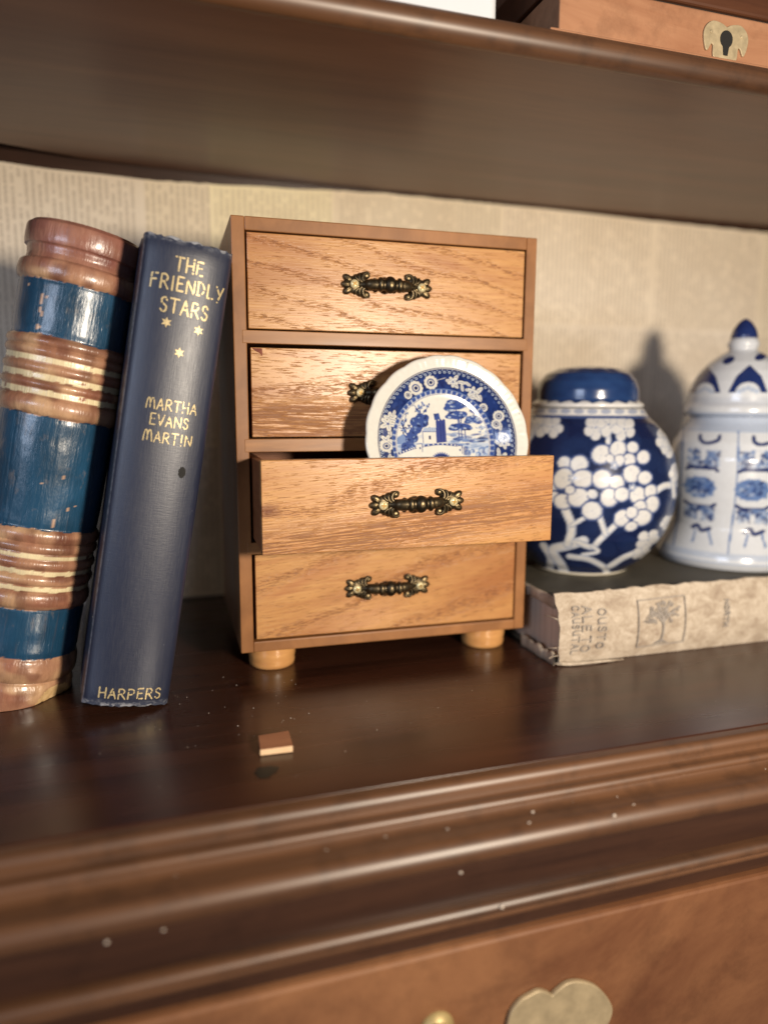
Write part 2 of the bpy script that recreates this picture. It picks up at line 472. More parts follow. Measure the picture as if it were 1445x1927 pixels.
M['pages'] = wood('page_block', (.45, .36, .24), (.66, .56, .40), .8, (5, 5, 1200), .2, 0, .1, .5)
M['pages_flat'] = wood('page_block_brown', (.46, .33, .26), (.64, .50, .39), .8, (900, 900, 6), .2, 0, .1, .5)
M['gilt'] = simple('gilt_lettering', (.52, .41, .22), .42, .3, 900, .35, .5, .3)
M['ink'] = simple('faded_ink', (.27, .235, .205), .85, 0, 500, .45)
M['deck_spot'] = simple('dark_spot', (.006, .008, .006), .45, 0, 200, .3)

# blue book cloth: woven ribs, rubbed grey at the ends
k = NT('navy_book_cloth')
tc = k.n('ShaderNodeTexCoord'); sep = k.n('ShaderNodeSeparateXYZ'); k.l(tc.outputs['Object'], sep.inputs[0])
big = k.noise(k.coord(scale=(40, 40, 14)), 1.0, 4, .6)
thr = k.noise(k.coord(scale=(2200, 2200, 160)), 1.0, 2, .5)
thr2 = k.noise(k.coord(scale=(300, 300, 2600)), 1.0, 2, .5)
c = k.ramp(big, [(.3, (.0105, .0150, .036)), (.55, (.0145, .0190, .043)), (.75, (.024, .027, .045))])
c = k.mix(k.math('MULTIPLY', k.ramp(thr, [(.45, 0), (.7, 1)]), .30), c, (.036, .038, .055))
rub = k.noise(k.coord(scale=(260, 260, 420)), 1.0, 5, .7)
edge = k.math('MAXIMUM', k.ramp(k.math('MULTIPLY', sep.outputs['Z'], 5.0), [(.966, 0), (.982, 1)]), k.ramp(k.math('MULTIPLY', sep.outputs['Z'], 5.0), [(.002, 1), (.016, 0)]))
ex = k.math('ABSOLUTE', k.math('ADD', sep.outputs['X'], .0349))
line = k.math('MULTIPLY', k.math('LESS_THAN', ex, .00025), k.math('LESS_THAN', sep.outputs['Y'], .004))
wear = k.math('MULTIPLY', edge, k.ramp(rub, [(.50, 0), (.60, 1)]))
spots = k.math('MULTIPLY', k.ramp(rub, [(.72, 0), (.76, 1)]), .5)
c = k.mix(k.math('MAXIMUM', wear, spots), c, (.36, .36, .38))
c = k.mix(k.math('MULTIPLY', edge, .25), c, (.16, .18, .24))
c = k.mix(k.math('MULTIPLY', line, k.ramp(rub, [(.35, .15), (.6, .6)])), c, (.30, .30, .33))
k.set('Base Color', c); k.set('Roughness', k.math('ADD', .37, k.math('MULTIPLY', thr, .14))); k.set('Specular IOR Level', .72)
k.bump(k.math('ADD', k.math('ADD', thr, thr2), k.math('MULTIPLY', rub, .8)), .20, .0002)
M['navy_cloth'] = k.m
M['rubbed'] = simple('rubbed_cloth_edge', (.32, .33, .36), .8, 0, 900, .5, .2, .4)

# tan old cloth
k = NT('tan_old_cloth')
a = k.noise(k.coord(scale=(110, 110, 150)), 1.0, 6, .7, .5)
b = k.noise(k.coord(scale=(1500, 1500, 1500)), 1.0, 2, .5)
c = k.ramp(a, [(.28, (.25, .185, .14)), (.44, (.40, .325, .25)), (.60, (.53, .45, .36)), (.75, (.60, .52, .42))])
c = k.mix(k.math('MULTIPLY', k.ramp(b, [(.4, 1), (.6, 0)]), .25), c, (.20, .14, .09))
k.set('Base Color', c); k.set('Roughness', .85); k.set('Specular IOR Level', .2)
k.bump(k.math('ADD', k.math('MULTIPLY', a, .6), b), .25, .0003)
M['tan_cloth'] = k.m
M['green_board'] = simple('dull_olive_board', (.072, .063, .047), .6, 0, 90, .4, .35)

# newspaper lining
k = NT('newsprint')
uv = k.n('ShaderNodeUVMap', _uv_map='uv'); sep = k.n('ShaderNodeSeparateXYZ'); k.l(uv.outputs['UV'], sep.inputs[0])
uv2 = k.n('ShaderNodeUVMap', _uv_map='page'); sep2 = k.n('ShaderNodeSeparateXYZ'); k.l(uv2.outputs['UV'], sep2.inputs[0])
lu = k.math('DIVIDE', sep.outputs['X'], .0037)
row = k.math('FLOOR', lu); fx = k.math('FRACT', lu)
lm = k.ramp(fx, [(.16, 0), (.28, 1), (.70, 1), (.82, 0)])
cb = k.n('ShaderNodeCombineXYZ'); k.l(k.math('ADD', k.math('MULTIPLY', sep.outputs['Y'], 190.0), k.math('MULTIPLY', row, 7.31)), cb.inputs[0]); k.l(k.math('MULTIPLY', row, 3.77), cb.inputs[1])
wd = k.noise(cb.outputs[0], 1.0, 1, .5)
wm = k.ramp(wd, [(.37, 0), (.43, 1)])
cb2 = k.n('ShaderNodeCombineXYZ'); k.l(k.math('MULTIPLY', sep.outputs['Y'], 900.0), cb2.inputs[0]); k.l(k.math('MULTIPLY', sep.outputs['X'], 900.0), cb2.inputs[1])
lt = k.ramp(k.noise(cb2.outputs[0], 1.0, 2, .6), [(.38, .15), (.55, 1)])
mg = k.math('MULTIPLY', k.ramp(sep2.outputs['X'], [(.03, 0), (.045, 1), (.955, 1), (.97, 0)]), k.ramp(sep2.outputs['Y'], [(.02, 0), (.03, 1), (.97, 1), (.98, 0)]))
ink = k.math('MULTIPLY', k.math('MULTIPLY', lm, wm), k.math('MULTIPLY', lt, mg))
at = k.n('ShaderNodeVertexColor', _layer_name='paint')
age = k.noise(k.coord(scale=(16, 16, 16)), 1.0, 5, .6)
c = k.mix(k.ramp(age, [(.40, 0), (.75, .4)]), at.outputs['Color'], (.60, .46, .31))
c = k.mix(k.math('MULTIPLY', ink, .42), c, (.19, .14, .10))
k.set('Base Color', c); k.set('Roughness', .75); k.set('Specular IOR Level', .25)
k.bump(k.noise(k.coord(scale=(45, 45, 45)), 1.0, 4, .6), .25, .0015)
M['newsprint'] = k.m

# painted turned wood
k = NT('painted_turned_wood')
a = k.n('ShaderNodeVertexColor', _layer_name='paint')
mot = k.noise(k.coord(scale=(95, 95, 45)), 1.0, 5, .65, .6)
fib = k.noise(k.coord(scale=(650, 650, 40)), 1.0, 3, .6)
c = k.mix(k.ramp(mot, [(.30, .62), (.58, 0)]), a.outputs['Color'], (.45, .38, .35), 'MULTIPLY')
c = k.mix(k.ramp(k.noise(k.coord(scale=(210, 210, 120), loc=(3, 1, 2)), 1.0, 4, .6), [(.60, 0), (.74, .14)]), c, (.62, .42, .24))
c = k.mix(k.math('MULTIPLY', k.ramp(fib, [(.60, 0), (.75, 1)]), .25), c, (.10, .05, .03))
k.set('Base Color', c); k.set('Roughness', k.math('ADD', .22, k.math('MULTIPLY', fib, .22))); k.set('Specular IOR Level', .55)
k.set('Coat Weight', .35); k.set('Coat Roughness', .14)
k.bump(k.math('ADD', k.math('MULTIPLY', fib, .9), k.math('ADD', k.math('MULTIPLY', mot, .6), k.noise(k.coord(scale=(420, 420, 130)), 1.0, 3, .65))), .40, .0007)
M['painted'] = k.m

M['glaze'] = glaze('plate_glaze', .16, bump=.04, bscale=260)
M['jar_glaze'] = glaze('jar_glaze', .2, bump=.05, bscale=60)

# ------------------------------------------------------------------ the hutch
hutch = empty('hutch', 'dark polished wooden hutch with newspaper lined back, moulded edge and brass fitted drawer', 'cabinet')
X0, X1 = -.45, .95
# moulded front edge: profile (y, z) run along x
def run(prof, x0=X0, x1=X1, n=60, wav=0.0):
    mb = MB()
    rows = []
    for i in range(n + 1):
        x = x0 + (x1 - x0) * i / n
        rows.append([(x, y, z) for y, z in prof])
    mb.grid(rows, True)
    return mb
def arc(cy, cz, r, a0, a1, n=8):
    return [(cy + r * cos(radians(a0 + (a1 - a0) * i / n)), cz + r * sin(radians(a0 + (a1 - a0) * i / n))) for i in range(n + 1)]
mb = MB()
mb.box(X0, X1, .2235, .497, -.018, 0)
deck = mb.build('shelf_board', [M['mahogany']], hutch, bevel=.0008)
# small dark uneven oval laid on the board
mb = MB()
ring = []
for i in range(28):
    t = 2 * pi * i / 28
    rr = 1 + .12 * sin(3 * t + 1) + .07 * sin(7 * t)
    ring.append((.0335 + .0043 * rr * cos(t), .2447 + .0042 * rr * sin(t) + .001 * cos(t), .00012))
mb.add(ring, [tuple(range(28))])
mb.build('dark_spot', M['deck_spot'], deck)
# waist moulding : two small beads, cove, large bead
prof = [(.2234, -.018), (.2234, -.0003)] + arc(.2205, -.0035, .0032, 85, 200, 8) + [(.2172, -.0062), (.2165, -.0066)] + arc(.2148, -.0086, .0019, 80, 215, 7) \
    + [(.2125, -.0105), (.2105, -.0112), (.2085, -.0113)] + arc(.2040, -.0160, .0048, 80, 260, 12) + [(.2050, -.0214), (.2080, -.0216), (.2080, -.0218), (.2200, -.0218)]
run(prof).build('waist_moulding', M['moulding'], hutch, smooth=35)
mb = MB(); mb.box(X0, X1, .2062, .2320, -.0375, -.0219); mb.build('fascia', M['fascia'], hutch)
prof = [(.2320, -.0376), (.2064, -.0376)] + arc(.2042, -.0402, .0026, 80, 200, 7) + arc(.2052, -.0432, .0022, 160, 275, 6) + [(.2100, -.0456), (.2100, -.0462), (.2320, -.0462)]
run(prof).build('lower_bead', M['moulding'], hutch, smooth=35)
mb = MB(); mb.box(X0, X1, .2120, .2320, -.0565, -.0463); mb.build('drawer_rail', M['fascia'], hutch)
# big drawer below
mb = MB(); mb.box(-.30, .62, .2088, .2300, -.26, -.0572)
drw = mb.build('drawer', M['drawer_face'], hutch, bevel=.0015)
def plate_outline(pts, y0, y1):
    mb = MB(); n = len(pts)
    mb.add([(p[0], y0, p[1]) for p in pts] + [(p[0], y1, p[1]) for p in pts],
           [tuple(range(n))] + [tuple(range(2 * n - 1, n - 1, -1))] + [(i, (i + 1) % n, n + (i + 1) % n, n + i) for i in range(n)])
    return mb
pts = smoothcurve([(.1135, -.0935), (.1150, -.0875), (.1185, -.0835), (.1225, -.0820), (.1265, -.0812), (.1305, -.0832), (.1320, -.0846), (.1338, -.0834), (.1385, -.0812), (.1445, -.0822),
                   (.1510, -.0860), (.1565, -.0925), (.1590, -.0990), (.1560, -.1060), (.1500, -.1100), (.1440, -.1150), (.1365, -.1210), (.1290, -.1150), (.1220, -.1100), (.1160, -.1050), (.1135, -.0935)], 5)[:-1]
plate_outline(pts, .2066, .2087).build('escutcheon', M['old_brass'], drw, bevel=.0009, seg=4)
def post(x, z):
    mb = MB(); mb.lathe([(.0001, .0075), (.003, .0074), (.0052, .0062), (.0056, .0045), (.0040, .003), (.0062, .0012), (.0064, 0)], 28, cap0=False)
    o = mb.build('pull_post', M['yellow_brass'], drw, smooth=50)
    o.rotation_euler = (pi / 2, 0, 0); o.location = (x, .2087, z)
post(.0868, -.0868)
# upper shelf: rounded nose, back edge leaves a gap at the left
prof_t = [(.285), ]
gap = [(-.45, .470), (-.0755, .4722), (-.0364, .484), (0, .4880), (.03, .4895), (.95, .4895)]
mb = MB()
rows = []
xs = sorted(set([X0 + (X1 - X0) * i / 50 for i in range(51)] + [g[0] for g in gap]))
for x in xs:
    yb = float(np.interp(x, [g[0] for g in gap], [g[1] for g in gap]))
    rows.append([(x, .2915, .2740), (x, yb, .2740), (x, yb, .2850), (x, .2915, .2850)])
mb.grid(rows, True)
shelf = mb.build('upper_shelf', M['underside'], hutch)
prof = [(.2914, .2850)] + arc(.2895, .27945, .0056, 78, 282, 16) + [(.2914, .2740)]
run(prof).build('shelf_nosing', M['moulding'], hutch, smooth=40)
# back panel and its paper lining
mb = MB(); mb.box(X0, X1, .4925, .500, .0005, .60); mb.build('back_panel', M['fascia'], hutch)
mb = MB(); mb.box(X0, X1, .4880, .4924, .2768, .2835); mb.build('shelf_cleat', M['fascia'], hutch)
def lining():
    xs = [-.45, -.34, -.21, -.128, -.0008, .0405, .1199, .2100, .2425, .3750, .4790, .60, .74, .95]
    zs = [.001, .104, .1905, .2720]
    topx = [-.45, -.079, -.0508, -.0003, .0675, .1528, .2651, .4796, .95]; topz = [.2715, .2699, .2682, .2670, .2691, .2725, .2725, .2705, .2705]
    rnd = random.Random(3)
    V = []; F = []; UV = []; PG = []; CO = []
    for i in range(len(xs) - 1):
        for j in range(3):
            tint = rnd.uniform(.88, 1.06)
            base = [(.86, .74, .58), (.84, .73, .59), (.86, .74, .56), (.81, .71, .58)][rnd.randrange(4)]
            if abs(xs[i] - .0405) < 1e-4 and j == 2: base = (.84, .74, .51)
            col = [c * tint for c in base]
            y = .4921 - .00012 * ((i + 2 * j) % 4) - .00003 * j
            n = 10
            xa, xb = xs[i] - .0015, xs[i + 1] + .0010
            ou, ov = rnd.uniform(0, 3), rnd.uniform(0, 3)
            for k_ in range(n):
                a, b = xa + (xb - xa) * k_ / n, xa + (xb - xa) * (k_ + 1) / n
                za = zs[j] - (.0015 if j else 0); 
                zt = lambda x: (float(np.interp(x, topx, topz)) + .0003 * sin(x * 900)) if j == 2 else zs[j + 1] + .001
                s = len(V)
                V += [(a, y, za), (b, y, za), (b, y, zt(b)), (a, y, zt(a))]; F.append((s, s + 1, s + 2, s + 3))
                for (px, pz) in [(a, za), (b, za), (b, zt(b)), (a, zt(a))]:
                    UV += [px + ou, pz + ov] if (i + j) % 5 else [px + ou, pz + ov]
                    PG += [(px - xa) / (xb - xa), (pz - za) / (zt(px) - za)]
                    CO.append(col)
    me = bpy.data.meshes.new('newspaper_lining'); me.from_pydata(V, [], F)
    u = me.uv_layers.new(name='uv'); u.data.foreach_set('uv', UV)
    u = me.uv_layers.new(name='page'); u.data.foreach_set('uv', PG)
    at = me.color_attributes.new('paint', 'FLOAT_COLOR', 'POINT')
    c = np.ones((len(V), 4), np.float32); c[:, :3] = CO; at.data.foreach_set('color', c.ravel())
    me.materials.append(M['newsprint'])
    o = bpy.data.objects.new('newspaper_lining', me); COL.objects.link(o); o.parent = hutch
lining()

# ------------------------------------------------------------------ little chest of drawers
CH = (.035395, .337374, 0.0)
chest = empty('chest_of_drawers', 'small brown wooden chest of four oak faced drawers, third drawer pulled open', 'chest', CH, (0, 0, -.0176))
mm = .001
W_, D_, ZB, ZT = 150 * mm, 108 * mm, 12.4 * mm, 213.7 * mm
mb = MB()
mb.box(0, 6.1 * mm, 0, D_, ZB, ZT); mb.box(144.4 * mm, W_, 0, D_, ZB, ZT)
mb.box(6.1 * mm, 144.4 * mm, .0, D_, 207.7 * mm, ZT); mb.box(6.1 * mm, 144.4 * mm, .0, D_, ZB, 17.6 * mm)
mb.box(6.1 * mm, 144.4 * mm, D_ - 4 * mm, D_, 17.6 * mm, 207.7 * mm)
case = mb.build('case', M['case'], chest, bevel=.0005)
for z0, z1 in ((158.6, 164.5), (109.2, 115.3), (60.8, 66.4)):
    mb = MB()
    mb.box(4.0 * mm, 146.2 * mm, -.00018, .0030, z0 * mm, z1 * mm)
    mb.box(6.12 * mm, 144.38 * mm, .0030, D_ - 4.1 * mm, z0 * mm, z1 * mm)
    mb.build('rail', M['rail'], chest, bevel=.0003)
for fx, fy in ((17.0, 17.5), (134.0, 17.5), (17.0, 92), (134.0, 92)):
    mb = MB()
    mb.lathe([(10.4, 0), (11.2, .6), (11.6, 2.5), (11.4, 4.0), (11.8, 5.5), (11.9, 8.0), (11.6, 9.6), (11.8, 11), (11.8, 12.35)], 40)
    mb.v = [(x * mm, y * mm, z * mm) for x, y, z in mb.v]
    o = mb.build('foot', M['foot'], chest, smooth=50); o.location = (fx * mm, fy * mm, 0)

def handle_mesh():
    mb = MB()
    def S(pts): return smoothcurve(pts, 5)
    for sx in (-1, 1):
        mb.ellipsoid((sx * 15.6, 0, .7), (5.0, 4.2, 1.5), n=20)
        for ang, L in ((0, 5.4), (37, 5.6), (-37, 5.6)):          # palmette leaves
            a = radians(ang)
            cx, cy = sx * (16.2 + L * .62 * cos(a)), L * .74 * sin(a)
            mb.ellipsoid((cx, cy, .8), (2.9, 1.75, 1.5), rot=atan2(sin(a), sx * cos(a)))
            mb.tube([(sx * (17.6), cy * .35, 1.9), (sx * (16.4 + L * .72 * cos(a)), cy * .95, 2.35), (sx * (16.4 + L * .98 * cos(a)), cy * 1.22, 1.2)], [.35, .5, .3], 7)
        for sy in (-1, 1):                                        # scrolls
            c1 = S([(sx * 9.0, sy * .9, 2.6), (sx * 11.6, sy * 1.5, 2.6), (sx * 12.4, sy * 3.2, 2.4), (sx * 11.6, sy * 5.0, 2.2), (sx * 10.0, sy * 5.5, 1.9), (sx * 9.0, sy * 4.8, 1.6)])
            mb.tube(c1, [1.05 - .45 * i / (len(c1) - 1) for i in range(len(c1))], 8)
            mb.ellipsoid((sx * 10.4, sy * 4.4, .9), (1.9, 1.7, 1.3))
            c2 = S([(sx * 12.2, sy * .7, 2.5), (sx * 13.7, sy * 2.0, 2.6), (sx * 13.9, sy * 3.8, 2.3), (sx * 13.2, sy * 5.2, 1.5)])
            mb.tube(c2, [.8 - .3 * i / (len(c2) - 1) for i in range(len(c2))], 8)
            c3 = S([(sx * 14.0, sy * 1.6, 2.2), (sx * 15.6, sy * 3.0, 2.2), (sx * 15.5, sy * 4.5, 1.5)])
            mb.tube(c3, [.65 - .2 * i / (len(c3) - 1) for i in range(len(c3))], 8)
            mb.tube(S([(sx * 4.5, sy * .9, 6.4), (sx * 8.0, sy * .95, 5.2), (sx * 11.4, sy * .9, 3.3), (sx * 13.2, sy * .4, 2.2)]), .8, 8)
            mb.ellipsoid((sx * 13.0, sy * 3.0, .8), (2.4, 2.5, 1.3))
        bar = S([(sx * 13.5, 0, 1.2), (sx * 10.5, 0, 3.0), (sx * 7.5, 0, 4.9), (0, 0, 5.8)])
        mb.tube(bar, [1.5 + 1.1 * min(1, i / 8) for i in range(len(bar))], 12)
        mb.ellipsoid((sx * 4.6, 0, 5.9), (1.8, 3.45, 3.2), n=20, m=12)
        mb.ellipsoid((sx * 6.9, 0, 5.3), (1.0, 2.6, 2.4), n=18)
    mb.ellipsoid((0, 0, 6.1), (3.2, 3.95, 3.7), n=26, m=16)
    mb.v = [(x * mm, -z * mm * .86, y * mm) for x, y, z in mb.v]        # stand it on the drawer face, facing -y
    return mb
def screw_mesh():
    mb = MB()
    mb.lathe([(2.05, 0), (2.05, .5), (1.75, 1.0), (1.0, 1.32), (.05, 1.42)], 28, cap0=True, cap1=True)
    n0 = len(mb.f)
    for a in (0.35, 0.35 + pi / 2):                              # cross recess
        ca, sa = cos(a), sin(a); L, wd = 1.12, .36
        q = [(-L, -wd), (L, -wd), (L, wd), (-L, wd)]
        mb.add([(x * ca - y * sa, x * sa + y * ca, 1.10 if abs(x) == L else 1.5) for x, y in q] , [], 1)
        base = len(mb.v) - 4
        z1 = 1.46 + .01 * a
        mb.v[base:] = [(x * ca - y * sa, x * sa + y * ca, z1 - .12 * 0) for x, y in q]
        mb.v.extend([(x * ca - y * sa, x * sa + y * ca, .9) for x, y in q])
        for f in ((0, 1, 2, 3), (0, 4, 5, 1), (1, 5, 6, 2), (2, 6, 7, 3), (3, 7, 4, 0)):
            mb.f.append(tuple(base + i for i in f)); mb.m.append(1)
    mb.v = [(x * mm, -z * mm, y * mm) for x, y, z in mb.v]
    return mb

DR = [  # u0,u1,z0,z1, face offset y, oak settings, handle centre, label
    (6.9, 143.7, 165.2, 207.1, .0006, dict(seed=1.3, slope=-13, band=95, pores=.3, grain=0), (72.2, 186.6), None),
    (7.8, 143.6, 116.1, 156.9, .0014, dict(seed=4.1, slope=2, band=45, pores=.7, grain=-1, streak=(.1235, .011, 2)), (75.3, 137.2), None),
    (6.9, 144.3, 67.4, 108.1, -.0350, dict(seed=7.7, slope=6, band=40, pores=.75, grain=4, streak=(.0690, .013, 6), knot=(.0095, .0865)), (76.2, 88.0), 'drawer pulled out with a plate standing in it'),
    (7.7, 144.1, 18.4, 60.0, .0012, dict(seed=9.2, slope=20, band=40, pores=.45, grain=5), (73.6, 40.6), None),
]
h0 = s0 = None
for i, (u0, u1, z0, z1, fy, ok, hc, lab) in enumerate(DR):
    om = oak('oak_face', **ok)
    mb = MB()
    y0 = fy
    mb.box(u0 * mm, u1 * mm, y0, y0 + .005, z0 * mm, z1 * mm, 0)
    ys, ye = y0 + .0051, y0 + .0995
    if fy > 0: ye = .1035
    zs1 = z1 * mm - .0012
    mb.box(u0 * mm + .0003, u0 * mm + .0036, ys, ye, z0 * mm + .0008, zs1, 1)
    mb.box(u1 * mm - .0036, u1 * mm - .0003, ys, ye, z0 * mm + .0008, zs1, 1)
    mb.box(u0 * mm + .0037, u1 * mm - .0037, ye - .0033, ye, z0 * mm + .0008, zs1, 1)
    mb.box(u0 * mm + .0037, u1 * mm - .0037, ys, ye - .0034, z0 * mm + .0040, z0 * mm + .0064, 1)
    if i == 1:          # dried varnish run at the top left corner
        q = [(u0 + .3, z1 - .2), (u0 + 5.2, z1 - .3), (u0 + 5.4, z1 - 3.0), (u0 + 4.9, z1 - 4.1), (u0 + 4.2, z1 - 2.6), (u0 + 2.0, z1 - 1.6)]
        mb.add([(a * mm, y0 - .00012, b * mm) for a, b in q] + [(a * mm, y0 + .0001, b * mm) for a, b in q], [tuple(range(6))] + [(j, (j + 1) % 6, 6 + (j + 1) % 6, 6 + j) for j in range(6)], 2)
    d = mb.build('drawer', [om, M['box_side'], M['varnish']], chest, bevel=.0004)
    if lab: d['label'] = lab
    if h0 is None:
        h = h0 = handle_mesh().build('handle', M['bronze'], d, smooth=180)
        sc = [screw_mesh().build('screw', [M['brass'], M['brass_slot']], d, smooth=40)]
        s0 = sc[0]; s1 = s0.copy(); COL.objects.link(s1); sc.append(s1)
    else:
        h = h0.copy(); COL.objects.link(h)
        sc = [s0.copy(), s0.copy()]
        for o in sc: COL.objects.link(o)
    h.parent = d; h.location = (hc[0] * mm, y0, hc[1] * mm)
    h.rotation_euler = (0, radians((0.3, -1.0, -1.2, 0.8)[i]), 0)
    for s_, o in zip((-1, 1), sc):
        o.parent = d; o.location = ((hc[0] + s_ * 16.5) * mm, y0 - .0024, hc[1] * mm - s_ * 16.5 * mm * sin(h.rotation_euler.y))
        o.rotation_euler = (0, (.2 + 1.3 * i + .8 * s_), 0)

# ------------------------------------------------------------------ scenic plate standing in the open drawer
def paint_plate():
    W3 = (.60, .585, .535); NV = (.008, .018, .095); MD = (.030, .060, .22); LT = (.15, .22, .40); PALE = (.38, .44, .54)
    rnd = random.Random(5)
    cv = Canvas(150, 70, 1120, 1260, W3)
    def cen(r):
        t = min(1, max(0, (.85 - r) / .27)); t = t
        return 716 + (672 - 716) * t, 655 + (678 - 655) * t
    RX, RY = 537, 565
    def P(r, deg):      # deg clockwise from top
        cx, cy = cen(r); a = radians(deg); return cx + RX * r * sin(a), cy - RY * r * cos(a)
    def ringd(r, col):
        cx, cy = cen(r); cv.ell(cx, cy, RX * r, RY * r, col)
    ringd(.853, NV); ringd(.845, W3); ringd(.838, NV)
    for i in range(84):                       # lacy outer band
        x, y = P(.806, i * 360 / 84); cv.disc(x, y, 9, PALE); cv.disc(x, y, 5, NV)
        x, y = P(.826, (i + .5) * 360 / 84); cv.disc(x, y, 3.5, PALE)
    ringd(.785, (.014, .032, .145))
    for i in range(420):                      # mottled ground
        x, y = P(rnd.uniform(.62, .78), rnd.uniform(0, 360)); cv.ell(x, y, rnd.uniform(8, 26), rnd.uniform(5, 14), rnd.choice([NV, NV, NV, MD, (.022, .05, .19)]), rnd.uniform(0, pi), .55)
    def daisy(r, d, R):
        x, y = P(r, d)
        for i in range(11):
            a = 2 * pi * i / 11; cv.disc(x + R * .78 * cos(a), y + R * .78 * sin(a), R * .30, W3)
        cv.disc(x, y, R * .72, W3); cv.disc(x, y, R * .60, MD); cv.disc(x, y, R * .42, W3); cv.disc(x, y, R * .27, NV)
    def bloom(r, d, R, n=5, rot=0):
        x, y = P(r, d)
        for i in range(n):
            a = 2 * pi * i / n + rot
            cv.ell(x + R * .6 * cos(a), y + R * .6 * sin(a), R * .55, R * .36, NV, a); 
        for i in range(n):
            a = 2 * pi * i / n + rot
            cv.ell(x + R * .6 * cos(a), y + R * .6 * sin(a), R * .50, R * .31, W3, a)
            cv.line([(x + R * .25 * cos(a), y + R * .25 * sin(a)), (x + R * .7 * cos(a), y + R * .7 * sin(a))], 3, LT)
        cv.disc(x, y, R * .18, MD)
    def leaf(r, d, R, rot):
        x, y = P(r, d); cv.ell(x, y, R, R * .42, W3, rot); cv.line([(x - R * .7 * cos(rot), y - R * .7 * sin(rot)), (x + R * .7 * cos(rot), y + R * .7 * sin(rot))], 3, MD)
    for rep in (0, 180):
        daisy(.715, rep - 12, 42); daisy(.715, rep - 28, 43); daisy(.70, rep - 38, 24)
        for i, (r, d, R, ro) in enumerate([(.72, 7, 30, .3), (.75, 11, 32, -.9), (.70, 13, 32, .9), (.735, 18, 28, .2), (.69, 21, 24, 1.4), (.745, 24, 24, .6), (.70, 28, 26, .1), (.74, 36, 36, -.7), (.69, 38, 34, 1.1), (.655, 35, 28, .2), (.70, 42, 24, 1.5)]):
            leaf(r, rep + d, R, ro)
        bloom(.72, rep + 10, 34, 5, .4); bloom(.70, rep + 32, 36, 5, 0)
        daisy(.66, rep + 51, 28); daisy(.74, rep + 66, 36); daisy(.69, rep + 72, 32); daisy(.73, rep + 87, 36); leaf(.66, rep + 90, 26, .7)
        bloom(.73, rep + 107, 46, 5, .2); leaf(.69, rep + 113, 26, .3)
        bloom(.72, rep - 67, 38, 5, .9); leaf(.74, rep - 75, 24, 1.2); leaf(.70, rep - 61, 22, 1.9); leaf(.68, rep - 80, 28, 1.5); bloom(.73, rep - 88, 36, 5, .2); leaf(.71, rep - 96, 28, 1.2); leaf(.72, rep - 104, 26, 1.7)
        cv.curve([P(.75, rep + 2), P(.735, rep - 3), P(.72, rep - 8)], 3, W3)
    ringd(.640, LT); ringd(.632, (.035, .07, .25))
    for i in range(58):
        x0, y0 = P(.622, i * 360 / 58); x1, y1 = P(.597, i * 360 / 58); cv.line([(x0, y0), (x1, y1)], 10, (.50, .52, .55)); 
        x0, y0 = P(.617, i * 360 / 58); x1, y1 = P(.602, i * 360 / 58); cv.line([(x0, y0), (x1, y1)], 5, LT)
    ringd(.592, W3); ringd(.583, MD); ringd(.577, W3)
    # ---- landscape in the well
    base = cv; cv = Canvas(150, 70, 1120, 1260, W3)
    for i in range(40):
        cv.ell(rnd.uniform(380, 960), rnd.uniform(640, 690), rnd.uniform(20, 60), rnd.uniform(3, 7), PALE, rnd.uniform(-.1, .1), .45)
    for _ in range(40): cv.ell(rnd.uniform(700, 960), rnd.uniform(625, 690), rnd.uniform(8, 30), rnd.uniform(3, 8), rnd.choice([LT, PALE, MD]), rnd.uniform(-.2, .2), .6)
    for i in range(60):
        cv.ell(rnd.uniform(400, 950), 690 + rnd.uniform(-2, 5), rnd.uniform(20, 60), 2, PALE, 0, .3)
    cv.poly([(362, 690), (400, 655), (440, 628), (470, 650), (505, 690)], LT)                      # hill
    cv.poly([(440, 628), (470, 650), (505, 690), (470, 690)], MD)
    cv.poly([(360, 690), (990, 690), (990, 1010), (360, 1010)], PALE)
    for i in range(210):
        x, y = rnd.uniform(360, 985), rnd.uniform(690, 990)
        cv.ell(x, y, rnd.uniform(14, 48), rnd.uniform(4, 12), rnd.choice([LT, MD, MD, W3, NV, PALE, LT]), rnd.uniform(-.2, .2), .7)
    for x, y, r in [(480, 640, 22), (500, 620, 26), (520, 600, 30), (510, 560, 28), (540, 545, 30), (560, 560, 32), (530, 580, 30), (500, 655, 26), (545, 530, 22), (575, 535, 20), (470, 665, 20), (450, 705, 26), (480, 715, 30), (440, 722, 18)]:
        cv.disc(x, y, r, MD)
        for _ in range(5):
            a = rnd.uniform(0, 2 * pi); q = rnd.uniform(0, r * .8); cv.ell(x + q * cos(a), y + q * sin(a), r * .32, r * .2, rnd.choice([NV, NV, LT]), rnd.uniform(0, pi), .85)
    for tr in ([(450, 620), (435, 570), (425, 520)], [(440, 600), (410, 590), (400, 570)], [(445, 585), (455, 545), (460, 515)], [(450, 610), (475, 590)], [(540, 530), (530, 490), (505, 455)], [(535, 510), (550, 480), (560, 455)], [(545, 525), (575, 495), (595, 465)], [(440, 560), (420, 545)], [(530, 490), (545, 475)]):
        cv.curve(tr, 4, MD)
        for (x, y) in tr:
            for _ in range(4): cv.ell(x + rnd.uniform(-11, 11), y + rnd.uniform(-11, 11), 8, 4, rnd.choice([MD, LT, NV]), rnd.uniform(0, pi))
    cv.poly([(632, 555), (690, 548), (692, 680), (632, 684)], (.030, .045, .19))                     # tower in shade
    for x in (636, 656, 676): cv.poly([(x, 545), (x + 12, 544), (x + 12, 556), (x, 557)], (.030, .045, .19))
    cv.poly([(622, 512), (655, 508), (662, 545), (628, 550)], MD); cv.poly([(625, 515), (640, 512), (636, 530)], NV)
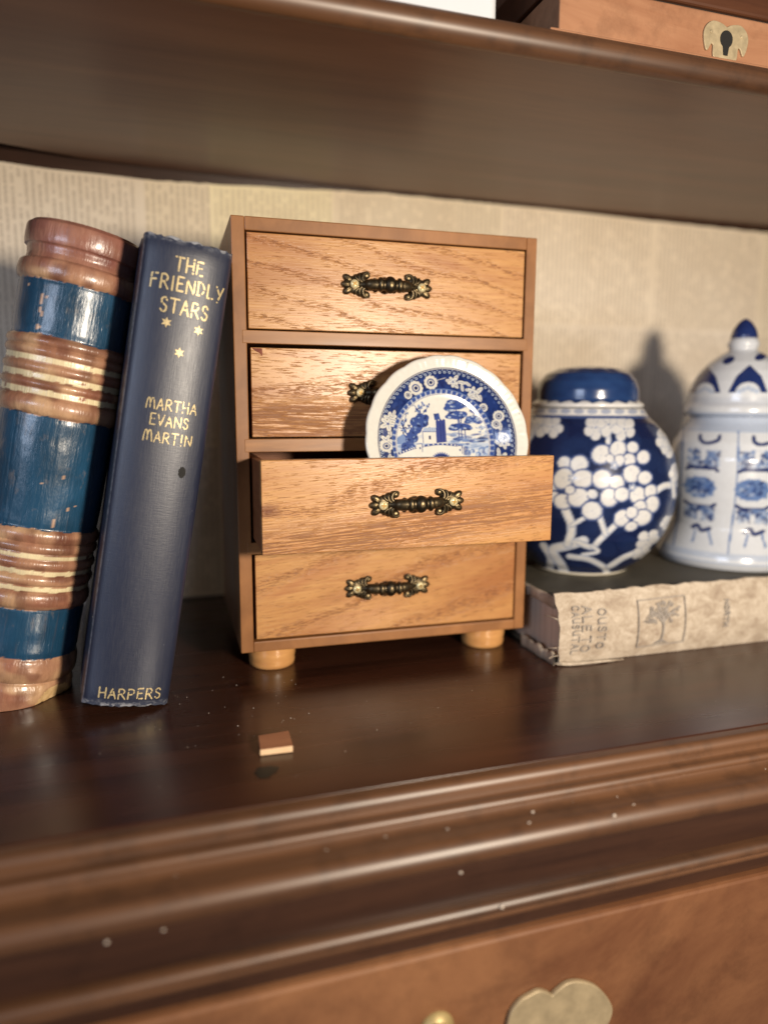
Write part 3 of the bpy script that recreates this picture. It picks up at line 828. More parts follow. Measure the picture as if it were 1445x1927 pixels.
    cv.poly([(590, 555), (634, 550), (634, 596), (590, 590)], W3); cv.poly([(590, 590), (634, 596), (634, 600), (590, 594)], MD)
    for x in (594, 612): cv.poly([(x, 545), (x + 9, 545), (x + 9, 557), (x, 557)], W3)
    cv.poly([(552, 618), (562, 594), (632, 592), (630, 618)], PALE)
    for i in range(6): cv.line([(562 + i * 12, 596), (556 + i * 13, 617)], 2.5, MD)
    cv.poly([(552, 618), (630, 618), (632, 684), (554, 686)], W3); cv.line([(552, 618), (630, 618)], 4, MD); cv.line([(552, 618), (554, 686)], 4, MD)
    cv.poly([(588, 642), (600, 640), (600, 664), (588, 664)], NV)
    for x in (660, 676): cv.line([(x, 570), (x, 668)], 3, NV)
    for tr in ([(768, 670), (768, 560), (758, 480)], [(785, 670), (785, 560), (800, 500)], [(808, 672), (808, 560), (850, 540), (872, 500)], [(780, 600), (770, 520)]):
        cv.curve(tr, 6, MD)
    for x, y, rx, ry in [(755, 462, 62, 26), (720, 480, 36, 18), (800, 455, 34, 18), (760, 520, 56, 26), (720, 530, 30, 14), (800, 515, 26, 18), (872, 490, 32, 20), (860, 545, 48, 22), (890, 560, 26, 14), (780, 590, 66, 22), (740, 600, 34, 14), (825, 598, 28, 13), (745, 440, 40, 14), (830, 560, 26, 12)]:
        cv.ell(x, y, rx, ry, MD)
        for _ in range(int(rx / 4)):
            cv.ell(x + rnd.uniform(-.8, .8) * rx, y + rnd.uniform(-.8, .8) * ry, 10, 5, rnd.choice([NV, LT, MD, PALE]), rnd.uniform(-.4, .4), .8)
    for _ in range(14): cv.ell(905 + rnd.uniform(-28, 28), 610 + rnd.uniform(-24, 16), 9, 4, LT, rnd.uniform(0, pi), .8)
    for _ in range(34): cv.ell(rnd.uniform(720, 975), rnd.uniform(652, 700), rnd.uniform(10, 34), rnd.uniform(3, 7), rnd.choice([MD, LT, LT, NV]), rnd.uniform(-.15, .15), .8)
    # bridge
    cv.poly([(380, 760), (520, 705), (560, 700), (650, 688), (760, 700), (800, 712), (860, 760), (860, 800), (380, 800)], W3)
    br = smoothcurve([(400, 748), (470, 722), (530, 706), (640, 692), (740, 700), (790, 712)], 8)
    cv.line(br, 12, MD)
    for x, y in br[::2]: cv.disc(x, y - 1, 4.5, W3)
    cv.ell(655, 800, 66, 62, MD); cv.ell(655, 804, 54, 52, NV)
    for i in range(15):
        a = pi + pi * i / 14; cv.disc(655 + 62 * cos(a), 800 + 58 * sin(a), 4, W3)
    for x, y in ((532, 706), (768, 720)):
        cv.poly([(x - 18, y - 16), (x + 14, y - 18), (x + 14, y + 30), (x - 18, y + 32)], W3); cv.line([(x - 18, y - 16), (x + 14, y - 18)], 4, MD); cv.poly([(x - 3, y + 2), (x + 6, y + 2), (x + 6, y + 14), (x - 3, y + 14)], MD)
        cv.line([(x + 14, y - 16), (x + 14, y + 30)], 4, MD)
    for x, y, r in [(815, 745, 20), (845, 735, 14), (905, 735, 26), (940, 728, 24), (965, 745, 22), (880, 755, 16)]:
        cv.disc(x, y, r, LT); cv.disc(x - r * .2, y + r * .25, r * .7, PALE); cv.ell(x + r * .3, y + r * .1, r * .35, r * .6, MD, .4, .7)
    cv.poly([(790, 712), (815, 706), (812, 760), (790, 760)], MD, .7)
    yy, xx = np.mgrid[0:base.h, 0:base.w]
    X, Y = xx + base.x0, yy + base.y0
    cx, cy = cen(.575)
    ins = ((X - cx) / (RX * .574)) ** 2 + ((Y - cy) / (RY * .574)) ** 2 < 1
    base.a[ins] = cv.sample(672 + (X[ins] - 672) / 1.13, 760 + (Y[ins] - 760) / 1.13)
    return base, cen, RX, RY

def make_plate():
    cv, cen, RX, RY = paint_plate()
    R = 41.0 * mm
    # (r/R, depth behind the rim plane in mm); the face curves down into the well
    prof = [(0, 8.8), (.30, 8.8), (.54, 8.7), (.60, 8.2), (.66, 6.8), (.74, 4.2), (.80, 2.2), (.855, 1.1), (.93, .4), (.975, .1), (1.0, .55), (1.0, 1.6), (.96, 2.6), (.86, 3.8), (.76, 7.0), (.68, 9.6), (.62, 10.7), (.58, 10.8), (.56, 10.3), (.0, 10.2)]
    pr = np.array(prof)
    d = np.concatenate([[0], np.cumsum(np.hypot(np.diff(pr[:, 0] * 43), np.diff(pr[:, 1])))])
    front = np.linspace(0, d[10], 175); back = np.linspace(d[10], d[-1], 40)[1:]
    t = np.concatenate([front, back])
    rr = np.interp(t, d, pr[:, 0]); zz = np.interp(t, d, pr[:, 1])
    ker = np.ones(7) / 7
    zs = np.convolve(np.pad(zz, 3, mode='edge'), ker, 'valid'); 
    zz = zs
    n = 640
    th = np.linspace(0, 2 * pi, n, endpoint=False)
    TH, RR = np.meshgrid(th, rr); _, ZZ = np.meshgrid(th, zz)
    edge = np.clip((RR - .84) / .16, 0, 1)
    lobe = np.abs(np.sin(TH * 11 + .5 * np.sin(TH * 3)))          # scalloped, slightly uneven rim
    Rm = R * RR * (1 + edge * (.011 * lobe - .007 + .003 * np.sin(TH * 5 + 1)))
    rib = np.sin(TH * 84) * np.clip((RR - .87) / .03, 0, 1) * np.clip((.985 - RR) / .03, 0, 1)
    rib2 = np.sin(RR * 330) * np.clip((RR - .875) / .02, 0, 1) * np.clip((.985 - RR) / .02, 0, 1)
    isf = (np.arange(len(t)) < 175)[:, None]
    ZZ = ZZ + np.where(isf,   .016 * rib + .022 * rib2 + .06 * edge * lobe, 0)
    X = Rm * np.sin(TH); Zp = Rm * np.cos(TH); Yp = ZZ * mm
    # colours
    r = RR.ravel(); tt = TH.ravel()
    f = np.clip((.85 - r) / .27, 0, 1)
    cx = 716 + (672 - 716) * f; cy = 655 + (678 - 655) * f
    px = cx + RX * r * np.sin(tt); py = cy - RY * r * np.cos(tt)
    col = cv.sample(px, py)
    fb = np.repeat(isf.ravel(), n)
    white = np.array((.60, .585, .535))
    col = np.where((fb & (r < .856))[:, None], col, white)
    # a few brown specks in the rim glaze
    for a, q in ((17, .95), (43, .93), (57, .965), (71, .95)):
        dd = np.hypot(r * np.sin(tt) - q * sin(radians(a)), r * np.cos(tt) - q * cos(radians(a)))
        col = np.where(((dd < .006) & fb)[:, None], np.array((.06, .045, .04)), col)
    mb = MB()
    rows = [list(zip(X[i], Yp[i], Zp[i])) for i in range(len(t))]
    mb.grid(rows, True)
    o = mb.build('scenic_plate', M['glaze'], None, smooth=180, colors=col, recalc=False)
    return o
plate = make_plate()
tag(plate, 'small blue and white scenic plate with scalloped rim standing in the open drawer', 'plate')
# local +y is the back of the plate; stand it in the drawer leaning back
lean = radians(-12.0)
pu, pv, pz = 97.0 * mm, -.0214, 114.9 * mm
ca, sa = cos(-.0176), sin(-.0176)
plate.location = (CH[0] + pu * ca - pv * sa, CH[1] + pu * sa + pv * ca, pz)
plate.rotation_euler = (lean, 0, -.0176)

# ------------------------------------------------------------------ turned baluster, painted
def make_baluster():
    segs = []
    BR = (.29, .115, .070); BR2 = (.50, .28, .165); PU = (.17, .055, .05); BL = (.012, .060, .125); CR = (.80, .68, .42)
    def bead(s0, s1, r0, r1, n=10, p=.6):
        return [(s0 + (s1 - s0) * i / n, r0 + (r1 - r0) * (max(0, sin(pi * i / n)) ** p)) for i in range(n + 1)]
    prof = [(-5.5, 23.2), (-5.0, 23.8), (-1, 24.4), (5, 24.7), (9, 24.5), (11.3, 23.6)] + [(11.9, 22.9)] + bead(12.4, 23.0, 23.5, 24.9) + [(23.4, 23.5), (26, 23.8), (44.5, 23.8), (45.3, 23.6)] \
        + bead(45.8, 53.0, 24.0, 25.4) + [(53.5, 24.3), (55.6, 24.3)] + bead(56.0, 60.4, 24.1, 25.2) + [(60.8, 24.3), (62.8, 24.3)] + bead(63.2, 67.4, 24.1, 25.2) + [(67.8, 24.3), (69.8, 24.3)] \
        + bead(70.2, 74.3, 24.2, 25.2) + bead(74.6, 80.0, 24.2, 25.2) + [(80.6, 23.6), (83, 23.8), (126, 23.8), (127.8, 23.6)] \
        + bead(128.3, 135.6, 24.0, 25.4) + [(136.0, 24.3), (138.6, 24.3)] + bead(139.0, 142.3, 24.1, 25.1) + [(142.7, 24.3), (145.2, 24.3)] + bead(145.6, 149.2, 24.1, 25.1) + [(149.6, 24.3), (151.9, 24.3)] \
        + bead(152.3, 156.0, 24.2, 25.1) + bead(156.3, 160.0, 24.2, 25.2) + [(160.6, 23.6), (163, 23.8), (182, 23.8), (183.0, 23.6)] + bead(183.4, 191.4, 23.9, 25.2, 12, .4) + [(191.9, 22.9), (194, 22.5), (196.6, 22.9)] \
        + bead(197.0, 206.9, 22.8, 24.4, 14, .22) + [(207.6, 22.4), (208, 20.5), (208.2, 12), (208.2, .1)]
    pr = np.array(prof)
    d = np.concatenate([[0], np.cumsum(np.hypot(np.diff(pr[:, 0]), np.diff(pr[:, 1])))])
    t = np.linspace(0, d[-1], 460)
    s = np.interp(t, d, pr[:, 0]); r = np.interp(t, d, pr[:, 1])
    n = 150
    th = np.linspace(0, 2 * pi, n, endpoint=False)
    TH, S = np.meshgrid(th, s); _, RR = np.meshgrid(th, r)
    wob = vnoise(TH * 10 / pi, S / 6, 2) - .5
    RR = RR + .35 * wob + .25 * (vnoise(TH * 4 / pi, S / 30, 3) - .5)
    sj = S + 1.2 * (vnoise(TH * 16 / pi, S / 9, 4) - .5) + .5 * (vnoise(TH * 60 / pi, S / 3, 9) - .5)
    C = np.zeros(S.shape + (3,))
    mix = (vnoise(TH * 12 / pi, S / 7, 5))[..., None]
    C[:] = np.array(BR) * (1 - mix) + np.array(BR2) * mix
    top = np.clip((S - 186) / 10, 0, 1)[..., None] * .8
    tan = vnoise(TH * 9 / pi + 5, S / 5, 31)[..., None]; tan = np.clip((tan - .5) * 3.2, 0, 1)
    C = C * (1 - .75 * tan) + np.array((.64, .41, .23)) * .75 * tan
    drk = np.clip((.40 - vnoise(TH * 14 / pi, S / 4, 33)) * 4, 0, 1)[..., None]
    C = C * (1 - .6 * drk) + np.array((.13, .045, .03)) * .6 * drk
    C = C * (1 - top) + (np.array(PU) * (1 - mix) + np.array((.30, .12, .09)) * mix) * top
    for a, b in ((23.3, 45.5), (80.4, 128.0), (160.4, 183.2)):
        m = ((sj > a) & (sj < b))[..., None]
        bl = np.array(BL) * (.75 + .6 * vnoise(TH * 8 / pi, S / 25, 6))[..., None]
        C = np.where(m, bl, C)
    for a, b in ((53.6, 55.6), (60.8, 62.8), (67.8, 69.7), (136.1, 138.6), (142.7, 145.2), (149.7, 151.9)):
        m = ((S + .5 * (vnoise(TH * 40 / pi, S, 8) - .5) > a) & (S + .7 * (vnoise(TH * 30 / pi, S, 18) - .5) < b) & (vnoise(TH * 22 / pi, S / 3, 11) < .90))[..., None]
        C = np.where(m, np.array(CR) * (.85 + .25 * mix), C)
    # chips that bare the wood
    rnd = random.Random(4)
    for (a, sv, ra, rs) in [(-118, 175, .03, 2.2), (-118, 170.5, .02, 1.2), (-117, 163.5, .035, 1.2), (-60, 90.5, .035, .9), (-72, 84, .02, 2.0), (-52, 92, .02, .6)] + [(rnd.uniform(-150, -30), rnd.choice([rnd.uniform(82, 126), rnd.uniform(162, 181), rnd.uniform(25, 44)]), rnd.uniform(.006, .013), rnd.uniform(.3, 1.0)) for _ in range(14)]:
        da = (TH - radians(a) + pi) % (2 * pi) - pi
        m = ((da / ra) ** 2 + ((S - sv) / rs) ** 2 < 1)[..., None]
        C = np.where(m, np.array((.62, .40, .26)), C)
    X, Yv, Z = RR * np.cos(TH), RR * np.sin(TH), S
    # sawn chamfer at the foot
    tilt = radians(12.0)
    ua = radians(-36)
    nv = np.array((cos(ua), sin(ua), -.22)); nv /= np.linalg.norm(nv)
    grain = .5 * (vnoise(TH * 40, S / 4, 21) - .5)
    cut = np.clip((X * nv[0] + Yv * nv[1] + (Z - 0) * nv[2] - 21.2 + grain), 0, None)
    X, Yv, Z = X - cut * nv[0], Yv - cut * nv[1], Z - cut * nv[2]
    # the base is sawn level so the leaning piece stands flat
    dn = -sin(tilt) * X + cos(tilt) * Z
    low = np.clip(-dn, 0, None)
    X, Z = X - low * sin(tilt), Z + low * cos(tilt)
    mb = MB()
    rows = [[(X[i, j] * mm, Yv[i, j] * mm, Z[i, j] * mm) for j in range(n)] for i in range(len(s))]
    mb.grid(rows, True)
    mb.f.append(tuple(range(n))[::-1]); mb.m.append(1)
    cutf = (cut > .05) & (S < 12.2)
    for i in range(len(s) - 1):
        for j in range(n):
            if cutf[i, j] and cutf[i + 1, j] and cutf[i, (j + 1) % n]: mb.m[i * n + j] = 1
    o = mb.build('turned_baluster', [M['painted'], M['raw']], None, smooth=40, colors=C.reshape(-1, 3), recalc=False)
    P = np.array(mb.v)
    zz = -sin(tilt) * P[:, 0] + cos(tilt) * P[:, 2]
    o.rotation_euler = (0, tilt, 0)
    o.location = (-.0672, .3525, -zz.min() + .0002)
    return o
tag(make_baluster(), 'turned wooden baluster piece banded in blue, brown and cream paint leaning beside a blue book', 'baluster')

# ------------------------------------------------------------------ leaning blue book
def make_book():
    b = empty('leaning_book', 'thick navy cloth book with gold lettering and stars leaning against the chest', 'book', (.0006, .3147, .0004), (0, radians(9.9), radians(4.6)))
    Wd, H, D = 35.0 * mm, 195.8 * mm, 128 * mm
    def sy(x):              # rounded spine, x in 0..W from the left
        t = (x / Wd - .5) * 2
        return -.0042 * (1 - abs(t) ** 2.3)
    # outline of the cover seen from above (x from -W to 0), outside then inside
    out = []
    out += [(-Wd - .0006, D), (-Wd - .0006, .0125), (-Wd + .0006, .0095), (-Wd + .0006, .0065), (-Wd - .0004, .0035)]
    out += [(-Wd + Wd * i / 24, sy(Wd * i / 24) + (.0008 if i in (0, 24) else 0)) for i in range(25)]
    out += [(.0004, .0035), (-.0006, .0065), (-.0006, .0095), (.0006, .0125), (.0006, D)]
    inn = [(-.0020, D), (-.0020, .0125), (-.0028, .008), (-.0020, .0035)] + [(-Wd * i / 12 * .9 - Wd * .05, sy(Wd * i / 12) * .9 + .0016) for i in range(13)] + [(-Wd + .0020, .0035), (-Wd + .0028, .008), (-Wd + .0020, .0125), (-Wd + .0020, D)]
    loop = out + inn
    n = len(loop)
    zsn = 70
    mb = MB(); rows = []
    rnd = random.Random(9)
    for i in range(zsn + 1):
        z = H * i / zsn
        row = []
        for j, (x, y) in enumerate(loop):
            zz = z
            e = 0
            if i in (0, zsn): 
                e = (.0004 * sin(x * 1700 + 1) + .0003 * sin(x * 4100)) * (1 if i == zsn else .8)
                if 5 <= j < 30 and i == zsn: e += -.0007 * (1 - ((x / Wd + .5) * 2) ** 2)
                if 5 <= j < 30 and i == 0: e += .0006 * (1 - ((x / Wd + .5) * 2) ** 2)
            pull = .0009 if i in (0, zsn) else (.0003 if i in (1, zsn - 1) else 0)
            row.append((x, y + (pull if j < len(out) else 0), zz + e))
        rows.append(row)
    mb.grid(rows, True)
    # close head and tail between outer and inner outline with quads
    no, ni = len(out), len(inn)
    for i in (0, zsn):
        base = i * n
        for k_ in range(no - 1):
            a = base + k_; bb = base + k_ + 1
            fa = int(round((1 - k_ / (no - 1)) * (ni - 1))); fb = int(round((1 - (k_ + 1) / (no - 1)) * (ni - 1)))
            ia, ib = base + no + fa, base + no + fb
            f = (a, bb, ib, ia) if ia != ib else (a, bb, ia)
            mb.f.append(f); mb.m.append(2)
    def on(x, z):           # gilt lies on the rounded spine
        return (x - Wd, sy(x) - .00022, z)
    def put(text, x0, x1, z0, h, w=.95):
        for st in letter_strokes(text, x0 * mm, x1 * mm, z0 * mm, h * mm): ribbon(mb, st, w * mm, on, 1, .0005, .2, .07)
    put('THE', 12.6, 23.6, 182.9, 5.4, .72)
    put('FRIENDLY', 4.2, 33.0, 175.1, 5.5, .72)
    put('STARS', 9.0, 27.9, 166.2, 5.7, .72)
    for x, z in ((12.2, 162.0), (25.1, 161.4), (18.7, 151.0)):
        q = []
        for i in range(12):
            rad = (2.15 if i % 2 == 0 else 1.05) * mm; a = pi / 2 + 2 * pi * i / 12
            q.append(on(x * mm + rad * cos(a), z * mm + rad * sin(a)))
        mb.add([on(x * mm, z * mm)] + q, [(0, 1 + i, 1 + (i + 1) % 12) for i in range(12)], 1)
    put('MARTHA', 8.9, 28.9, 127.0, 4.3, .52)
    put('EVANS', 11.1, 26.4, 120.6, 4.3, .52)
    put('MARTIN', 9.4, 28.7, 113.6, 4.3, .52)
    put('HARPERS', 5.9, 31.0, 4.2, 4.3, .60)
    # worn round spot
    q = [on(26.6 * mm + 1.5 * mm * cos(2 * pi * i / 16) * (1 + .1 * sin(3 * i)), 102.6 * mm + 2.4 * mm * sin(2 * pi * i / 16)) for i in range(16)]
    mb.add(q, [tuple(range(16))], 3)
    mb.build('cover', [M['navy_cloth'], M['gilt'], M['rubbed'], M['black']], b, smooth=45, recalc=False)
    mb = MB()
    mb.box(-Wd + .0023, -.0023, .006, D - .003, .0028, H - .0030)
    mb.build('page_block', M['pages'], b)
make_book()

# ------------------------------------------------------------------ old tan book lying flat under the jars
def make_flat_book():
    b = empty('flat_book', 'old tattered tan cloth book lying flat under two blue and white jars', 'book', (.1895, .3095, 0), (0, 0, radians(-.3)))
    L, D, T = .225, .132, .0350
    rnd = random.Random(2)
    # spine: rounded outward with curled, frayed head; profile (y, z)
    mb = MB(); rows = []
    nz = 26; nx = 90
    for i in range(nx + 1):
        x = L * i / nx
        row = []
        fr = max(0, 1 - x / .03)
        for j in range(nz + 1):
            t = j / nz
            z = -.0 + .0003 + (T + .0022) * t
            y = -.0042 * sin(pi * (t * .94 + .03)) ** .8
            y += .0005 * (vnoise(np.array([x * 160]), np.array([t * 5]), 3)[0] - .5)
            if t > .9: z += .0012 * (vnoise(np.array([x * 300]), np.array([1.0]), 4)[0] - .3)
            xx = x + (.0022 * (vnoise(np.array([t * 9.0]), np.array([.5]), 6)[0] - .5) + .004 * (t - .5) * -1 if i == 0 else 0)
            if i <= 2: y -= .0006 * fr * sin(t * 9)
            row.append((xx, y, z))
        rows.append(row)
    mb.grid(rows, False)
    # inner face of the spine cloth, closing it to a real thickness
    rows2 = [[(p[0], p[1] + .0013, p[2]) for p in r] for r in rows]
    mb.grid(rows2, False)
    mb.grid([rows[0], rows2[0]], False); mb.grid([[r[-1] for r in rows], [r[-1] for r in rows2]], False); mb.grid([[r[0] for r in rows], [r[0] for r in rows2]], False); mb.grid([rows[-1], rows2[-1]], False)
    def on(x, z):
        t = z / (T + .0022); y = -.0042 * max(0, sin(pi * (t * .94 + .03))) ** .8
        return (x, y - .0009, z)
    def put(text, x, z0, z1, h, w):     # lettering reads down the spine
        for st in letter_strokes(text, 0, z1 - z0, 0, h):
            ribbon(mb, [(x + q[1], z1 - q[0]) for q in st], w, on, 1)
    put('UTAL', .0075, .006, .019, .0040, .0006); put('CAUS', .0072, .0200, .0315, .0040, .0006)
    put('ALE', .0130, .0180, .0310, .0052, .0007); put('TO', .0130, .0070, .0155, .0052, .0007)
    put('OUSTO', .0222, .0080, .0290, .0045, .0007)
    # tree ornament in a square
    x0, x1, z0, z1 = .0470, .0760, .0060, .0320
    for st in ([(x0, z0), (x1, z0 + .0006)], [(x1, z0 + .0006), (x1 - .001, z1)], [(x1 - .001, z1), (x0 - .0012, z1 - .0006)], [(x0 - .0012, z1 - .0006), (x0, z0)]): ribbon(mb, st, .0006, on, 1, .001)
    cx = .0615
    for st in ([(cx, z0 + .002), (cx + .0004, z0 + .008), (cx, z0 + .014)], [(cx + .0004, z0 + .012), (cx - .004, z0 + .017), (cx - .008, z0 + .019)], [(cx, z0 + .013), (cx + .005, z0 + .018), (cx + .010, z0 + .0205)], [(cx, z0 + .014), (cx - .002, z0 + .020), (cx - .004, z0 + .023)], [(cx, z0 + .014), (cx + .002, z0 + .020), (cx + .004, z0 + .0235)],
               [(cx - .004, z0 + .017), (cx - .007, z0 + .0165)], [(cx + .005, z0 + .018), (cx + .009, z0 + .016)]):
        ribbon(mb, smoothcurve(st, 5), .0011, on, 1, .001)
    for _ in range(46):
        a = rnd.uniform(0, pi); q = rnd.uniform(.004, .0115); x, z = cx + q * 1.0 * cos(a), z0 + .0125 + q * .95 * sin(a)
        ribbon(mb, smoothcurve([(x - .001, z), (x, z + .0009), (x + .001, z), (x + .0004, z - .0006)], 4), .0005, on, 1, .0006)
    for k_ in range(6):
        ribbon(mb, [(cx, z0 + .0035), (cx + .0016 * (k_ - 2.5), z0 + .0012)], .0005, on, 1, .0006)
    put('NORTH', .1010, .0130, .0280, .0028, .0008)
    mb.build('spine', [M['tan_cloth'], M['ink']], b, smooth=60, recalc=False)
    # loose threads and curled cloth at the bottom corner
    mb = MB()
    for k_ in range(9):
        x = rnd.uniform(-.001, .004); zz = rnd.uniform(.0006, .0022)
        pts = smoothcurve([(x, -.002 + rnd.uniform(-.001, .001), zz), (x + .008, -.0034 + rnd.uniform(-.0008, .0006), zz * .8), (x + .016 + rnd.uniform(0, .010), -.0040 + rnd.uniform(-.0008, .0004), .0006 + zz * .4), (x + .024 + rnd.uniform(0, .012), -.0036 + rnd.uniform(-.0005, .0014), .0006)], 5)
        mb.tube(pts, rnd.uniform(.00025, .0006), 6)
    for k_ in range(3):
        z = rnd.uniform(.002, .036)
        mb.tube(smoothcurve([(.001, -.002, z), (-.0015, -.0015 + rnd.uniform(-.001, .002), z + rnd.uniform(-.002, .002)), (-.003, rnd.uniform(-.001, .006), z + rnd.uniform(-.003, .003))], 4), .0003, 5)
    def scrap(z0, z1, seed):           # cloth turned over the head of the book, torn edge
        rows = []
        for i in range(25):
            y = -.001 + .034 * i / 24
            ragged = .0028 * vnoise(np.array([y * 420]), np.array([.5]), seed)[0]
            zt = (z1 - ragged) if z0 < .01 else z1; zb = z0 if z0 < .01 else z0 + ragged
            off = -.0006 - .0008 * vnoise(np.array([y * 260]), np.array([.2]), seed + 1)[0]
            rows.append([(off, y, zb), (off - .0003, y, (zb + zt) / 2), (off, y, zt), (off + .0009, y, zt), (off + .0009, y, zb)])
        mb.grid(rows, True)
    scrap(.0002, .0075, 41); scrap(.0285, .0358, 44)
    mb.build('frayed_cloth', M['tan_cloth'], b, smooth=180)
    mb = MB()
    mb.box(.0015, L - .001, .0012, D, T - .0026, T); mb.box(.0015, L - .001, .0012, D, .0002, .0026)
    mb.build('cover_board', M['green_board'], b, bevel=.0006)
    mb = MB()
    mb.box(.0040, L - .004, .0014, D - .004, .0027, T - .0027)
    mb.build('page_block', M['pages_flat'], b)
make_flat_book()

# ------------------------------------------------------------------ ginger jar
def jar_mesh(prof, n, rowsN):
    pr = np.array(prof, float)
    d = np.concatenate([[0], np.cumsum(np.hypot(np.diff(pr[:, 0]), np.diff(pr[:, 1])))])
    t = np.linspace(0, d[-1], rowsN)
    r = np.interp(t, d, pr[:, 0]); z = np.interp(t, d, pr[:, 1])
    k_ = np.ones(5) / 5
    r2 = np.convolve(np.pad(r, 2, mode='edge'), k_, 'valid'); z2 = np.convolve(np.pad(z, 2, mode='edge'), k_, 'valid')
    r2[0], z2[0], r2[-1], z2[-1] = r[0], z[0], r[-1], z[-1]
    th = np.linspace(0, 2 * pi, n, endpoint=False)
    TH, R = np.meshgrid(th, r2); _, Z = np.meshgrid(th, z2)
    return TH, R, Z
def lathe_obj(name, TH, R, Z, col, parent, mat, bumpf=None):
    mb = MB()
    X, Y = R * np.cos(TH) * mm, R * np.sin(TH) * mm
    rows = [list(zip(X[i], Y[i], Z[i] * mm)) for i in range(X.shape[0])]
    mb.grid(rows, True)
    n = X.shape[1]
    mb.f.append(tuple(range(n))[::-1]); mb.m.append(0)
    return mb.build(name, mat, parent, smooth=180, colors=col.reshape(-1, 3), recalc=False)

def make_ginger_jar():
    Wt = (.62, .61, .60); NV = (.007, .014, .055); N2 = (.012, .025, .085); GR = (.26, .30, .42)
    JX, JY = .2415, .3710
    jar = empty('ginger_jar', 'round navy ginger jar painted with white plum blossom branches, next to the chest', 'jar', (JX, JY, .0351))
    rnd = random.Random(12)
    cv = Canvas(-60, 330, 940, 1110, NV)
    cv.blotch(-60, 880, 600, 1400, 120, 60, N2, .35, rnd)
    def branch(pts, w, col=Wt):
        cv.curve(pts, w + 8, GR); cv.curve(pts, w, (.50, .52, .57)); cv.curve([(x - 2 + rnd.uniform(-3, 3), y - 2) for x, y in pts], w * .62, col, .9)
    def flower(x, y, R, n=5, rot=0, sq=1.0):
        for i in range(n):
            a = rot + 2 * pi * i / n + rnd.uniform(-.15, .15); q = rnd.uniform(.36, .46)
            cv.ell(x + R * .66 * cos(a) * sq, y + R * .66 * sin(a), R * (q + .05) * sq, R * .50, GR, a, .8)
            cv.ell(x + R * .66 * cos(a) * sq, y + R * .66 * sin(a), R * q * sq, R * .42, Wt, a, .9)
        cv.ell(x, y, R * .26 * sq, R * .26, Wt); cv.ell(x, y, R * .13 * sq, R * .13, GR)
    # trunk and branches
    branch([(240, 1390), (250, 1300), (215, 1230)], 34); branch([(320, 1390), (300, 1330), (260, 1250), (330, 1215), (400, 1185)], 44)
    branch([(330, 1210), (345, 1120), (310, 1030)], 34); branch([(345, 1110), (400, 1070)], 16)
    branch([(380, 1195), (440, 1215), (480, 1170), (560, 1080)], 24); branch([(500, 1150), (470, 1070), (450, 1010)], 20); branch([(400, 1260), (470, 1240), (440, 1210)], 14)
    branch([(340, 1275), (430, 1285), (500, 1330), (525, 1385)], 26); branch([(530, 1330), (590, 1280), (660, 1250), (720, 1210)], 30)
    branch([(700, 960), (760, 930), (820, 940)], 26); branch([(800, 900), (810, 960), (815, 990)], 20)
    branch([(120, 740), (150, 680)], 14); branch([(490, 730), (490, 690)], 16); branch([(120, 1120), (60, 1180)], 24)
    for x, y, r in [(300, 825, 34), (365, 828, 44), (255, 925, 28), (298, 895, 50), (385, 893, 46), (265, 985, 30), (300, 1000, 40), (368, 978, 46), (432, 1036, 46), (462, 782, 44), (535, 758, 40), (600, 752, 30), (650, 796, 34), (585, 806, 32), (540, 810, 26), (500, 800, 20), (470, 892, 46), (535, 905, 36), (505, 975, 46), (600, 868, 44), (660, 888, 34), (560, 960, 34), (632, 965, 40), (690, 950, 32), (702, 1012, 40), (645, 1020, 34), (568, 1070, 42), (660, 1072, 44), (612, 1112, 28), (610, 1045, 30), (330, 945, 22), (430, 960, 24)]:
        ra, rb, ro = r * rnd.uniform(.92, 1.1), r * rnd.uniform(.86, 1.0), rnd.uniform(0, pi)
        cv.ell(x, y, ra * 1.12, rb * 1.12, (.06, .09, .22), ro, .9); cv.ell(x, y, ra * .93, rb * .93, (.52, .53, .57), ro, .8); cv.ell(x - 2, y - 2, ra * .82, rb * .82, Wt, ro, .85)
        for _ in range(3):
            a = rnd.uniform(0, 2 * pi); cv.line([(x, y), (x + r * .6 * cos(a), y + r * .6 * sin(a))], 2.5, GR, .35)
    for x, y in [(522, 830), (605, 930), (335, 890)]:
        for i in range(5):
            a = 2 * pi * i / 5; cv.disc(x + 13 * cos(a), y + 13 * sin(a), 7, GR)
        cv.disc(x, y, 12, GR); cv.disc(x, y, 6, Wt)
    for x, y, R in [(180, 660, 50), (235, 665, 46), (115, 660, 40), (430, 665, 50), (490, 650, 52), (560, 670, 50), (755, 720, 50), (780, 760, 46), (820, 880, 46), (700, 1190, 54), (680, 1265, 44), (790, 1120, 40), (60, 800, 60), (20, 900, 70), (60, 1000, 60), (-10, 1060, 50)]:
        flower(x, y, R, 5, rnd.uniform(0, 2), .85 if x > 740 or x < 60 else 1)
    cv.poly([(-60, 330), (880, 330), (880, 622), (-60, 622)], Wt)
    cv.line([(-60, 618), (880, 618)], 14, (.05, .08, .2)); cv.poly([(-60, 1374), (880, 1374), (880, 1440), (-60, 1440)], (.66, .60, .48))
    for i in range(30): cv.ell(-20 + i * 62, 592, 24, 12, (.30, .33, .42)); 
    prof = [(22, 1.0), (24.6, 0), (25.4, 1.6), (26.2, 3.2), (31.0, 7), (37.0, 14), (43.0, 24), (46.8, 36), (48.0, 47), (47.6, 58), (45.4, 69), (41.0, 79), (35.6, 86.2), (32.6, 89.0), (30.6, 91.5), (29.2, 94.5), (27.0, 95.0), (26.0, 93)]
    prof = [(r * 1.095, z) for r, z in prof]
    TH, R, Z = jar_mesh(prof, 360, 230)
    ang = TH - atan2(-JY, -JX)              # relative to the side the flowers face
    sx = np.sin(ang) * R * 8.75
